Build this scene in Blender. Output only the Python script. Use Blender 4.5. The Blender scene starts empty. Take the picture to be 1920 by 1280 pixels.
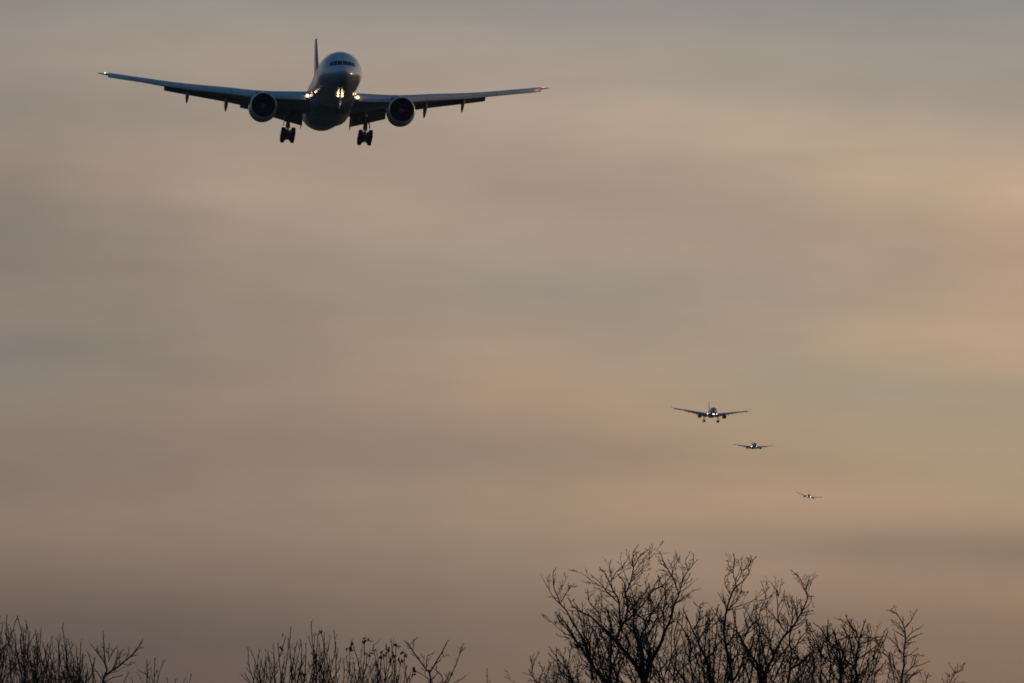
import bpy, bmesh, math, random
from math import sin, cos, tan, radians as R, pi, sqrt, exp, atan2
from mathutils import Vector, Matrix

S = bpy.context.scene
C = S.collection

# ------------------------------------------------------------------ camera
FOV = R(6.0)
PITCH = R(3.85)
FPX = 960 / tan(FOV / 2)                 # focal length in photograph pixels (1920 wide)
EYE = Vector((0, 0, 1.7))
cam_d = bpy.data.cameras.new('camera')
cam = bpy.data.objects.new('camera', cam_d)
C.objects.link(cam)
cam.location = EYE
cam.rotation_euler = (pi / 2 + PITCH, 0, 0)
cam_d.sensor_width = 36
cam_d.lens = 18 / tan(FOV / 2)
cam_d.clip_start = 1
cam_d.clip_end = 120000
S.camera = cam

# ------------------------------------------------------------------ exposure
S.view_settings.view_transform = 'Standard'
S.view_settings.look = 'None'
S.view_settings.exposure = 0.0
S.view_settings.gamma = 1.0
S.view_settings.use_curve_mapping = False
S.cycles.filter_width = 1.7
S.cycles.volume_bounces = 0
S.cycles.max_bounces = 6
S.cycles.use_denoising = True

# ------------------------------------------------------------------ sun (low, off the frame to the right)
SUN_AZ, SUN_EL = R(65), R(4.0)           # azimuth from the view direction towards the right
SUN_DIR = Vector((sin(SUN_AZ) * cos(SUN_EL), cos(SUN_AZ) * cos(SUN_EL), sin(SUN_EL)))
sd = bpy.data.lights.new('sun', 'SUN')
sd.energy = SUN_E = 0.75
sd.color = (1.0, 0.62, 0.32)
sd.angle = R(2.5)
sun = bpy.data.objects.new('sun', sd)
C.objects.link(sun)
sun.location = (500, 100, 200)
sun.rotation_euler = (-SUN_DIR).to_track_quat('-Z', 'Y').to_euler()

# ------------------------------------------------------------------ sky: Nishita with a veil of dusk altostratus
SKY = [
 [(0.373,0.334,0.291),(0.386,0.328,0.277),(0.410,0.342,0.286),(0.414,0.342,0.282),(0.392,0.322,0.264),(0.377,0.311,0.251),(0.400,0.322,0.254),(0.402,0.315,0.244),(0.375,0.291,0.224),(0.333,0.266,0.209),(0.325,0.263,0.207),(0.336,0.270,0.211),(0.333,0.267,0.209),(0.361,0.288,0.221),(0.381,0.304,0.231),(0.346,0.280,0.219),(0.333,0.274,0.218),(0.376,0.298,0.224),(0.387,0.298,0.219),(0.360,0.275,0.201),(0.348,0.262,0.189),(0.349,0.257,0.184),(0.371,0.265,0.183),(0.390,0.276,0.183),(0.380,0.262,0.172),(0.331,0.226,0.146),(0.268,0.183,0.112),(0.216,0.146,0.086),(0.189,0.124,0.071),(0.177,0.114,0.062),(0.167,0.106,0.057)],
 [(0.373,0.339,0.292),(0.410,0.352,0.294),(0.441,0.363,0.296),(0.441,0.363,0.291),(0.429,0.352,0.283),(0.413,0.337,0.269),(0.435,0.345,0.267),(0.464,0.355,0.269),(0.461,0.350,0.261),(0.424,0.327,0.250),(0.389,0.307,0.238),(0.384,0.300,0.229),(0.367,0.287,0.219),(0.368,0.293,0.222),(0.387,0.306,0.229),(0.363,0.289,0.218),(0.361,0.288,0.217),(0.406,0.312,0.229),(0.409,0.305,0.218),(0.378,0.278,0.198),(0.379,0.279,0.197),(0.395,0.286,0.198),(0.407,0.288,0.193),(0.429,0.297,0.194),(0.409,0.283,0.184),(0.347,0.237,0.152),(0.286,0.194,0.119),(0.224,0.153,0.091),(0.191,0.128,0.074),(0.184,0.119,0.067),(0.180,0.115,0.062)],
 [(0.380,0.345,0.297),(0.428,0.370,0.308),(0.461,0.377,0.303),(0.464,0.379,0.300),(0.462,0.376,0.296),(0.441,0.356,0.277),(0.458,0.360,0.274),(0.509,0.385,0.285),(0.536,0.403,0.294),(0.540,0.405,0.298),(0.488,0.372,0.280),(0.446,0.343,0.257),(0.424,0.326,0.241),(0.422,0.323,0.237),(0.424,0.326,0.237),(0.410,0.317,0.229),(0.421,0.320,0.229),(0.443,0.328,0.230),(0.444,0.318,0.221),(0.411,0.293,0.205),(0.404,0.289,0.202),(0.425,0.304,0.205),(0.450,0.316,0.209),(0.454,0.316,0.204),(0.418,0.291,0.188),(0.369,0.254,0.163),(0.319,0.218,0.136),(0.258,0.178,0.109),(0.225,0.152,0.090),(0.221,0.144,0.083),(0.221,0.141,0.080)],
 [(0.372,0.341,0.299),(0.408,0.355,0.297),(0.457,0.376,0.304),(0.485,0.393,0.313),(0.489,0.387,0.303),(0.487,0.381,0.292),(0.490,0.381,0.287),(0.500,0.380,0.282),(0.517,0.392,0.288),(0.544,0.411,0.299),(0.540,0.409,0.298),(0.508,0.393,0.290),(0.465,0.370,0.273),(0.468,0.364,0.261),(0.479,0.362,0.256),(0.502,0.369,0.257),(0.506,0.363,0.247),(0.494,0.351,0.239),(0.495,0.346,0.235),(0.452,0.320,0.221),(0.443,0.315,0.216),(0.464,0.327,0.217),(0.492,0.342,0.220),(0.484,0.334,0.212),(0.442,0.305,0.192),(0.412,0.283,0.177),(0.371,0.253,0.155),(0.314,0.213,0.130),(0.276,0.186,0.114),(0.272,0.178,0.105),(0.278,0.177,0.101)],
 [(0.367,0.340,0.299),(0.410,0.360,0.305),(0.465,0.386,0.313),(0.482,0.399,0.321),(0.506,0.404,0.316),(0.546,0.421,0.317),(0.527,0.408,0.306),(0.484,0.375,0.283),(0.480,0.368,0.276),(0.495,0.380,0.282),(0.527,0.402,0.293),(0.516,0.403,0.295),(0.457,0.376,0.281),(0.453,0.373,0.273),(0.481,0.376,0.266),(0.541,0.398,0.272),(0.587,0.407,0.268),(0.568,0.387,0.252),(0.551,0.378,0.245),(0.489,0.339,0.224),(0.457,0.323,0.214),(0.505,0.350,0.223),(0.549,0.373,0.230),(0.525,0.361,0.223),(0.488,0.336,0.205),(0.450,0.308,0.187),(0.409,0.278,0.166),(0.355,0.238,0.141),(0.327,0.217,0.130),(0.315,0.205,0.119),(0.311,0.196,0.110)],
 [(0.372,0.343,0.301),(0.412,0.362,0.306),(0.470,0.390,0.314),(0.476,0.397,0.318),(0.498,0.409,0.317),(0.587,0.459,0.336),(0.568,0.439,0.319),(0.524,0.405,0.300),(0.514,0.393,0.293),(0.494,0.378,0.284),(0.513,0.389,0.286),(0.525,0.403,0.293),(0.485,0.388,0.288),(0.462,0.378,0.279),(0.477,0.381,0.274),(0.515,0.396,0.276),(0.548,0.403,0.268),(0.571,0.405,0.260),(0.581,0.401,0.251),(0.539,0.367,0.228),(0.497,0.341,0.215),(0.546,0.367,0.224),(0.611,0.404,0.239),(0.562,0.378,0.230),(0.518,0.352,0.214),(0.507,0.341,0.204),(0.456,0.303,0.178),(0.384,0.253,0.148),(0.361,0.237,0.138),(0.354,0.228,0.130),(0.341,0.216,0.119)],
 [(0.335,0.314,0.279),(0.376,0.339,0.292),(0.435,0.371,0.305),(0.455,0.384,0.310),(0.472,0.394,0.308),(0.574,0.455,0.330),(0.593,0.456,0.317),(0.570,0.434,0.304),(0.547,0.416,0.297),(0.508,0.381,0.278),(0.502,0.372,0.272),(0.517,0.386,0.281),(0.503,0.385,0.282),(0.505,0.392,0.283),(0.529,0.407,0.285),(0.536,0.413,0.282),(0.520,0.415,0.276),(0.537,0.425,0.276),(0.580,0.431,0.267),(0.586,0.415,0.250),(0.576,0.398,0.238),(0.618,0.408,0.239),(0.685,0.443,0.256),(0.576,0.383,0.232),(0.495,0.331,0.205),(0.548,0.356,0.213),(0.503,0.323,0.192),(0.411,0.264,0.154),(0.382,0.244,0.137),(0.378,0.237,0.131),(0.366,0.227,0.123)],
 [(0.319,0.303,0.271),(0.356,0.326,0.284),(0.406,0.354,0.298),(0.429,0.363,0.296),(0.442,0.369,0.295),(0.513,0.414,0.315),(0.592,0.456,0.322),(0.615,0.456,0.307),(0.627,0.460,0.304),(0.603,0.436,0.294),(0.544,0.387,0.268),(0.548,0.387,0.271),(0.552,0.400,0.281),(0.574,0.416,0.283),(0.612,0.437,0.284),(0.640,0.456,0.287),(0.602,0.454,0.286),(0.526,0.422,0.274),(0.555,0.427,0.266),(0.584,0.432,0.259),(0.592,0.432,0.253),(0.605,0.425,0.245),(0.663,0.445,0.255),(0.571,0.385,0.229),(0.434,0.295,0.184),(0.493,0.322,0.193),(0.512,0.324,0.189),(0.415,0.263,0.150),(0.384,0.238,0.130),(0.374,0.225,0.121),(0.364,0.215,0.114)],
 [(0.329,0.314,0.281),(0.357,0.330,0.289),(0.403,0.355,0.301),(0.425,0.360,0.295),(0.425,0.356,0.287),(0.459,0.375,0.296),(0.536,0.418,0.310),(0.617,0.458,0.314),(0.686,0.494,0.320),(0.695,0.494,0.315),(0.615,0.428,0.281),(0.600,0.412,0.275),(0.613,0.420,0.275),(0.623,0.424,0.269),(0.652,0.443,0.273),(0.679,0.459,0.279),(0.651,0.451,0.278),(0.541,0.406,0.264),(0.535,0.401,0.257),(0.563,0.414,0.255),(0.574,0.425,0.253),(0.584,0.423,0.243),(0.615,0.433,0.247),(0.590,0.397,0.229),(0.442,0.297,0.179),(0.463,0.305,0.179),(0.531,0.335,0.186),(0.447,0.279,0.150),(0.408,0.249,0.131),(0.390,0.230,0.119),(0.370,0.212,0.110)],
]
W = bpy.data.worlds.new('World')
S.world = W
W.use_nodes = True
nt = W.node_tree
nt.nodes.clear()


def nd(t, **kw):
    n = nt.nodes.new(t)
    for k, v in kw.items():
        setattr(n, k, v)
    return n


def put(sock, v):
    if isinstance(v, bpy.types.NodeSocket):
        nt.links.new(v, sock)
    else:
        sock.default_value = v


def M(op, a, b=0.0, c=0.0, clamp=False):
    n = nd('ShaderNodeMath', operation=op)
    n.use_clamp = clamp
    put(n.inputs[0], a); put(n.inputs[1], b); put(n.inputs[2], c)
    return n.outputs[0]


def smooth(v, a, b):
    n = nd('ShaderNodeMapRange', interpolation_type='SMOOTHSTEP')
    put(n.inputs[0], v); n.inputs[1].default_value = a; n.inputs[2].default_value = b
    return n.outputs[0]


def mixc(f, a, b, mode='MIX'):
    n = nd('ShaderNodeMix', data_type='RGBA', blend_type=mode)
    put(n.inputs[0], f); put(n.inputs[6], a); put(n.inputs[7], b)
    return n.outputs[2]


def world_noise(vec, scale, detail, sx, sy, sz, rough=0.5):
    m = nd('ShaderNodeMapping')
    m.inputs['Scale'].default_value = (sx, sy, sz)
    nt.links.new(vec, m.inputs[0])
    n = nd('ShaderNodeTexNoise')
    n.inputs['Scale'].default_value = scale
    n.inputs['Detail'].default_value = detail
    n.inputs['Roughness'].default_value = rough
    nt.links.new(m.outputs[0], n.inputs[0])
    return n.outputs[0]


tc = nd('ShaderNodeTexCoord')
dirv = tc.outputs['Generated']
sep = nd('ShaderNodeSeparateXYZ')
nt.links.new(dirv, sep.inputs[0])
az = M('ARCTAN2', sep.outputs[0], sep.outputs[1])
el = M('ARCSINE', sep.outputs[2])
n1 = world_noise(dirv, 14, 2, 1.0, 1.0, 4.0)          # soft rolling of the cloud layers
n2 = world_noise(dirv, 46, 3, 1.0, 1.0, 5.5, 0.55)    # long thin streaks
n3 = world_noise(dirv, 150, 2, 1.0, 1.0, 3.0, 0.5)
rowc = M('DIVIDE', M('SUBTRACT', PITCH + R(2.0015), el), R(4.003))
rowc = M('ADD', rowc, M('MULTIPLY', M('SUBTRACT', n1, 0.5), 0.012))
colc = M('DIVIDE', M('ADD', az, FOV / 2), FOV / 8)
colc = M('ADD', colc, M('MULTIPLY', M('SUBTRACT', n2, 0.5), 0.35))
veil = None
for k, column in enumerate(SKY):
    rp = nd('ShaderNodeValToRGB')
    rp.color_ramp.interpolation = 'CARDINAL'
    e = rp.color_ramp.elements
    for i, c in enumerate(column):
        p = i / (len(column) - 1)
        if i == 0:
            q = e[0]; q.position = 0
        elif i == len(column) - 1:
            q = e[-1]; q.position = 1
        else:
            q = e.new(p)
        q.color = (*c, 1)
    nt.links.new(rowc, rp.inputs[0])
    veil = rp.outputs[0] if veil is None else mixc(smooth(colc, k - 1, k), veil, rp.outputs[0])
tex = M('ADD', 1.0, M('ADD', M('MULTIPLY', M('SUBTRACT', n2, 0.5), 0.20), M('MULTIPLY', M('SUBTRACT', n3, 0.5), 0.05)))
# the veil glows on the side of the sunset and is dull on the far side of the sky
glow_az = R(48)
face = M('COSINE', M('SUBTRACT', az, glow_az))
face = M('MULTIPLY', M('ADD', face, 1.0), 0.5)
face = M('ADD', 0.13, M('MULTIPLY', M('POWER', face, 1.6), 1.18))
veil = mixc(1.0, veil, tex, 'MULTIPLY')
n4 = world_noise(dirv, 60, 3, 1.0, 1.0, 5.0, 0.6)     # grey-green gaps between peach bands
veil = mixc(1.0, veil, mixc(smooth(n4, 0.3, 0.7), (0.99, 1.001, 1.006, 1), (1.009, 0.999, 0.99, 1)), 'MULTIPLY')
vt = nd('ShaderNodeVectorMath', operation='SCALE')
nt.links.new(veil, vt.inputs[0]); nt.links.new(face, vt.inputs['Scale'])
sky = nd('ShaderNodeTexSky', sky_type='NISHITA')
sky.sun_disc = False
sky.sun_elevation = SUN_EL
sky.sun_rotation = SUN_AZ
sky.altitude = 50
sky.air_density = 1.2
sky.dust_density = 1.2
sky.ozone_density = 4.0
b1 = nd('ShaderNodeBackground'); nt.links.new(sky.outputs[0], b1.inputs[0]); b1.inputs[1].default_value = NISHITA = 0.15
b2 = nd('ShaderNodeBackground'); nt.links.new(vt.outputs[0], b2.inputs[0]); b2.inputs[1].default_value = 1.0
thin = M('MULTIPLY', M('SUBTRACT', 1.0, smooth(el, R(7), R(32))), smooth(face, 0.12, 0.75))
ms = nd('ShaderNodeMixShader')
nt.links.new(thin, ms.inputs[0]); nt.links.new(b1.outputs[0], ms.inputs[1]); nt.links.new(b2.outputs[0], ms.inputs[2])
wo = nd('ShaderNodeOutputWorld'); nt.links.new(ms.outputs[0], wo.inputs[0])
W.cycles.sampling_method = 'MANUAL'
W.cycles.sample_map_resolution = 1024


# ------------------------------------------------------------------ helpers
def tag(o, label=None, category=None, group=None, kind=None):
    if label: o['label'] = label
    if category: o['category'] = category
    if group: o['group'] = group
    if kind: o['kind'] = kind
    return o


def empty(name, mat=None):
    o = bpy.data.objects.new(name, None)
    C.objects.link(o)
    o.empty_display_size = 1
    if mat is not None: o.matrix_world = mat
    return o


class MB:
    """collects vertices and faces, links them as one mesh object"""
    def __init__(s):
        s.v = []; s.f = []; s.m = []; s.mi = 0

    def add(s, vs, fs):
        o = len(s.v)
        s.v.extend(vs)
        s.f.extend(tuple(i + o for i in f) for f in fs)
        s.m.extend([s.mi] * len(fs))

    def loft(s, rings, cap0=True, cap1=True, closed=True):
        n = len(rings[0]); vs = [p for r in rings for p in r]; fs = []
        for a in range(len(rings) - 1):
            for i in range(n if closed else n - 1):
                j = (i + 1) % n
                fs.append((a * n + i, a * n + j, (a + 1) * n + j, (a + 1) * n + i))
        if cap0: fs.append(tuple(range(n - 1, -1, -1)))
        if cap1: fs.append(tuple((len(rings) - 1) * n + i for i in range(n)))
        s.add(vs, fs)

    def box(s, c, d, rot=None):
        vs = []
        for z in (-.5, .5):
            for x, y in ((-.5, -.5), (.5, -.5), (.5, .5), (-.5, .5)):
                p = Vector((x * d[0], y * d[1], z * d[2]))
                if rot is not None: p = rot @ p
                vs.append(tuple(Vector(c) + p))
        s.add(vs, [(3, 2, 1, 0), (4, 5, 6, 7), (0, 1, 5, 4), (1, 2, 6, 5), (2, 3, 7, 6), (3, 0, 4, 7)])

    def tube(s, pts, rad, n=6, cap=True):
        pts = [Vector(p) for p in pts]
        rings = []
        up = Vector((0.13, 0.27, 0.95))
        for i, p in enumerate(pts):
            t = pts[min(i + 1, len(pts) - 1)] - pts[max(i - 1, 0)]
            if t.length < 1e-9: t = Vector((0, 0, 1))
            t.normalize()
            u = up - t * up.dot(t)
            if u.length < 0.05:
                u = Vector((1, 0, 0)) - t * t.x
            u.normalize(); up = u
            w = t.cross(u)
            r = rad[i] if hasattr(rad, '__len__') else rad
            rings.append([tuple(p + u * (r * cos(2 * pi * k / n)) + w * (r * sin(2 * pi * k / n))) for k in range(n)])
        s.loft(rings, cap, cap)

    def lathe(s, prof, axis_o, n=32, ax='y', closed=False):
        """prof: list of (r, a) with a along the axis"""
        rings = []
        for r, a in prof:
            ring = []
            for k in range(n):
                c_, s_ = r * cos(2 * pi * k / n), r * sin(2 * pi * k / n)
                p = (c_, a, s_) if ax == 'y' else (a, c_, s_)
                ring.append((axis_o[0] + p[0], axis_o[1] + p[1], axis_o[2] + p[2]))
            rings.append(ring)
        if closed: rings.append(rings[0])
        s.loft(rings, not closed and prof[0][0] > 1e-4, not closed and prof[-1][0] > 1e-4)

    def ball(s, c, r, sc=(1, 1, 1), n=12):
        rings = []
        for i in range(1, n // 2):
            ph = pi * i / (n // 2)
            rings.append([(c[0] + sc[0] * r * sin(ph) * cos(2 * pi * k / n), c[1] + sc[1] * r * sin(ph) * sin(2 * pi * k / n),
                           c[2] + sc[2] * r * cos(ph)) for k in range(n)])
        s.loft(rings)

    def mesh(s, name, mats, smooth=True, sharp=40):
        me = bpy.data.meshes.new(name)
        me.from_pydata(s.v, [], s.f)
        for m in (mats if isinstance(mats, (list, tuple)) else [mats]): me.materials.append(m)
        if any(s.m): me.polygons.foreach_set('material_index', s.m)
        bm = bmesh.new(); bm.from_mesh(me)
        bmesh.ops.recalc_face_normals(bm, faces=bm.faces)
        bm.to_mesh(me); bm.free()
        if smooth:
            me.polygons.foreach_set('use_smooth', [True] * len(me.polygons))
            if sharp: me.set_sharp_from_angle(angle=R(sharp))
        me.update()
        return me

    def build(s, name, mats, parent=None, smooth=True, sharp=40):
        o = bpy.data.objects.new(name, s.mesh(name, mats, smooth, sharp))
        C.objects.link(o)
        if parent: o.parent = parent
        return o


# ------------------------------------------------------------------ materials
def mat(name, col, rough=0.5, metal=0.0, coat=0.0, var=0.0, nscale=1.0, spec=0.5, stretch=(1, 1, 1)):
    m = bpy.data.materials.new(name)
    m.use_nodes = True
    t = m.node_tree
    b = t.nodes['Principled BSDF']
    b.inputs['Base Color'].default_value = (*col, 1)
    b.inputs['Roughness'].default_value = rough
    b.inputs['Metallic'].default_value = metal
    b.inputs['Coat Weight'].default_value = coat
    b.inputs['Coat Roughness'].default_value = 0.12
    b.inputs['Specular IOR Level'].default_value = spec
    if var:
        tcn = t.nodes.new('ShaderNodeTexCoord')
        mp = t.nodes.new('ShaderNodeMapping'); mp.inputs['Scale'].default_value = stretch
        no = t.nodes.new('ShaderNodeTexNoise'); no.inputs['Scale'].default_value = nscale; no.inputs['Detail'].default_value = 5
        rp = t.nodes.new('ShaderNodeValToRGB')
        rp.color_ramp.elements[0].position = 0.3; rp.color_ramp.elements[1].position = 0.7
        rp.color_ramp.elements[0].color = (*[c * (1 - var) for c in col], 1)
        rp.color_ramp.elements[1].color = (*[min(1, c * (1 + var)) for c in col], 1)
        t.links.new(tcn.outputs['Object'], mp.inputs[0]); t.links.new(mp.outputs[0], no.inputs[0])
        t.links.new(no.outputs[0], rp.inputs[0]); t.links.new(rp.outputs[0], b.inputs['Base Color'])
    return m


def lamp_mat(name, col, strength):
    m = bpy.data.materials.new(name)
    m.use_nodes = True
    t = m.node_tree; t.nodes.clear()
    e = t.nodes.new('ShaderNodeEmission'); e.inputs[0].default_value = (*col, 1); e.inputs[1].default_value = strength
    o = t.nodes.new('ShaderNodeOutputMaterial'); t.links.new(e.outputs[0], o.inputs[0])
    m.cycles.emission_sampling = 'NONE'
    return m


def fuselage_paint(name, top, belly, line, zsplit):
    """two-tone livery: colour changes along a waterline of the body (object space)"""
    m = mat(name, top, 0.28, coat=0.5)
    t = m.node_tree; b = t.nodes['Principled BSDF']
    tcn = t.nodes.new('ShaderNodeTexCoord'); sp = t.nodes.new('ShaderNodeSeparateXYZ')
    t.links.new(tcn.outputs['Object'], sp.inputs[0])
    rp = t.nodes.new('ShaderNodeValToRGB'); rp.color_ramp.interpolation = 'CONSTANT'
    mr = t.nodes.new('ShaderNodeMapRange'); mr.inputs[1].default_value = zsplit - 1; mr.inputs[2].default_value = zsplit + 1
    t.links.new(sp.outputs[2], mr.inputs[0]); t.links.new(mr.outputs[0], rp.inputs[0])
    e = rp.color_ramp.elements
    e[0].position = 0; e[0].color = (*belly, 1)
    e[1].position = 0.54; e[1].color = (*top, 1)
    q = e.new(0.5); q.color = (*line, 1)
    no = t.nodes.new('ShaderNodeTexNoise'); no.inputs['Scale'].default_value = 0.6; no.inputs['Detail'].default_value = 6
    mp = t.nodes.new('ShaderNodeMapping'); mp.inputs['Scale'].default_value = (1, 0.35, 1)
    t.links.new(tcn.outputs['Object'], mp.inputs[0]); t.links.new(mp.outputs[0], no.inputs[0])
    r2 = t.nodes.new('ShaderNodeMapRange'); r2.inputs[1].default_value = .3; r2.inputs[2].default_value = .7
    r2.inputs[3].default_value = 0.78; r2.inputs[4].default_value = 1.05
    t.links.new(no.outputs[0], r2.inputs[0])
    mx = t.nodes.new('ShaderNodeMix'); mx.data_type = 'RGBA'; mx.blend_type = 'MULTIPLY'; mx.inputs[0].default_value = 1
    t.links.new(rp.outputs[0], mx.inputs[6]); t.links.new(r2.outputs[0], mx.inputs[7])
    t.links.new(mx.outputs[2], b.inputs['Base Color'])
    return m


MT = dict(
    wing=mat('wing_grey_paint', (0.40, 0.45, 0.53), 0.42, var=0.12, nscale=1.2),
    slat=mat('slat_pale_paint', (0.62, 0.66, 0.72), 0.33, var=0.08, nscale=1.5),
    flap=mat('flap_grey_paint', (0.22, 0.23, 0.25), 0.5, var=0.15, nscale=1.5),
    belly=mat('fairing_grey_paint', (0.25, 0.29, 0.36), 0.42, coat=0.3, var=0.2, nscale=0.9, stretch=(1, .4, 1)),
    nacelle=mat('nacelle_blue_grey_paint', (0.30, 0.34, 0.40), 0.35, coat=0.3, var=0.15, nscale=1.4),
    lip=mat('polished_intake_lip', (0.80, 0.81, 0.83), 0.38, metal=0.6),
    duct=mat('intake_duct_grey', (0.045, 0.05, 0.058), 0.7),
    fan=mat('titanium_fan', (0.030, 0.034, 0.042), 0.6, metal=0.3),
    spinner=mat('spinner_grey', (0.15, 0.17, 0.20), 0.5),
    nozzle=mat('exhaust_metal', (0.20, 0.18, 0.17), 0.45, metal=0.9, var=0.2, nscale=3),
    glass=mat('cockpit_glass', (0.012, 0.014, 0.018), 0.12, spec=0.5),
    tyre=mat('tyre_rubber', (0.018, 0.018, 0.02), 0.8, var=0.2, nscale=5),
    hub=mat('wheel_hub_metal', (0.35, 0.35, 0.37), 0.4, metal=0.7),
    strut=mat('gear_steel', (0.30, 0.31, 0.33), 0.45, metal=0.5, var=0.2, nscale=6),
    chrome=mat('oleo_chrome', (0.75, 0.75, 0.77), 0.15, metal=1.0),
    door=mat('gear_door_paint', (0.30, 0.31, 0.34), 0.45, var=0.1, nscale=3),
    fin=mat('fin_blue_paint', (0.05, 0.07, 0.16), 0.32, coat=0.4, var=0.15, nscale=1.0),
    white=mat('white_tail_paint', (0.62, 0.63, 0.66), 0.35, coat=0.3, var=0.1, nscale=1.0),
    bark=mat('dark_wet_bark', (0.045, 0.037, 0.031), 0.92, var=0.35, nscale=9, spec=0.2),
    twig=mat('twig_bark', (0.050, 0.040, 0.033), 0.9, var=0.25, nscale=14, spec=0.15),
    leaf=mat('withered_leaf', (0.055, 0.036, 0.022), 0.75, var=0.3, nscale=20),
)

# ------------------------------------------------------------------ the ground
def build_ground():
    mb = MB()
    n = 96
    radii = [0, 12, 40, 120, 320, 900, 2500, 7000, 26000]
    rng = random.Random(3)
    vs = [(0, 0, 0)]; fs = []
    for k, r in enumerate(radii[1:]):
        for i in range(n):
            a = 2 * pi * i / n
            vs.append((r * cos(a), r * sin(a), -0.12 * rng.random() if r < 300 else 0))
    for i in range(n): fs.append((0, 1 + i, 1 + (i + 1) % n))
    for k in range(len(radii) - 2):
        for i in range(n):
            j = (i + 1) % n
            fs.append((1 + k * n + i, 1 + (k + 1) * n + i, 1 + (k + 1) * n + j, 1 + k * n + j))
    mb.add(vs, fs)
    m = mat('winter_grass', (0.055, 0.058, 0.030), 0.95, var=0.45, nscale=0.35, spec=0.2)
    o = mb.build('ground', m, sharp=0)
    tag(o, kind='structure')


build_ground()


# ------------------------------------------------------------------ airliners
NOSE = [  # y, half width, top, bottom  (metres, 3.1 m body radius)
    (0.00, 0.02, -0.83, -0.87), (0.04, 0.26, -0.60, -1.10), (0.15, 0.50, -0.37, -1.33), (0.5, 0.90, -0.03, -1.68), (1.0, 1.30, 0.32, -1.99), (1.75, 1.75, 0.80, -2.30),
    (2.6, 2.12, 1.34, -2.53), (3.3, 2.36, 1.86, -2.66), (4.0, 2.55, 2.26, -2.77), (5.0, 2.76, 2.62, -2.90), (6.5, 2.96, 2.91, -3.03),
    (8.0, 3.07, 3.05, -3.08), (9.5, 3.1, 3.1, -3.1), (20, 3.1, 3.1, -3.1), (34, 3.1, 3.1, -3.1), (46, 3.1, 3.1, -3.1), (50, 3.07, 3.1, -2.92), (55, 2.86, 3.07, -2.15), (60, 2.4, 2.96, -1.15),
    (65, 1.75, 2.72, -0.02), (69, 1.1, 2.36, 0.78), (72.5, 0.42, 2.0, 1.28), (73.6, 0.2, 1.78, 1.4)]


def catmull(tab, x):
    """tab rows (x, v...) ; smooth interpolation of every column at x"""
    n = len(tab)
    if x <= tab[0][0]: return tab[0][1:]
    if x >= tab[-1][0]: return tab[-1][1:]
    i = max(k for k in range(n - 1) if tab[k][0] <= x)
    x0, x1 = tab[i][0], tab[i + 1][0]
    t = (x - x0) / (x1 - x0)
    out = []
    for c in range(1, len(tab[0])):
        def slope(k):
            if k == 0: return (tab[1][c] - tab[0][c]) / (tab[1][0] - tab[0][0])
            if k == n - 1: return (tab[-1][c] - tab[-2][c]) / (tab[-1][0] - tab[-2][0])
            a = (tab[k][c] - tab[k - 1][c]) / (tab[k][0] - tab[k - 1][0])
            b = (tab[k + 1][c] - tab[k][c]) / (tab[k + 1][0] - tab[k][0])
            return 0 if a * b <= 0 else 2 * a * b / (a + b)
        h = x1 - x0
        p0, p1, m0, m1 = tab[i][c], tab[i + 1][c], slope(i) * h, slope(i + 1) * h
        out.append((2 * t**3 - 3 * t**2 + 1) * p0 + (t**3 - 2 * t**2 + t) * m0 + (-2 * t**3 + 3 * t**2) * p1 + (t**3 - t**2) * m1)
    return out


def airfoil(n=10, camber=0.02):
    xs = [0.5 * (1 - cos(pi * k / n)) for k in range(n + 1)]
    yt = lambda x: 5 * (0.2969 * sqrt(x) - 0.126 * x - 0.3516 * x * x + 0.2843 * x**3 - 0.1030 * x**4)
    up = [(x, yt(x), camber * 4 * x * (1 - x)) for x in reversed(xs)]
    lo = [(x, -yt(x), camber * 4 * x * (1 - x)) for x in xs[1:-1]]
    return up + lo


AF = airfoil()


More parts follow.
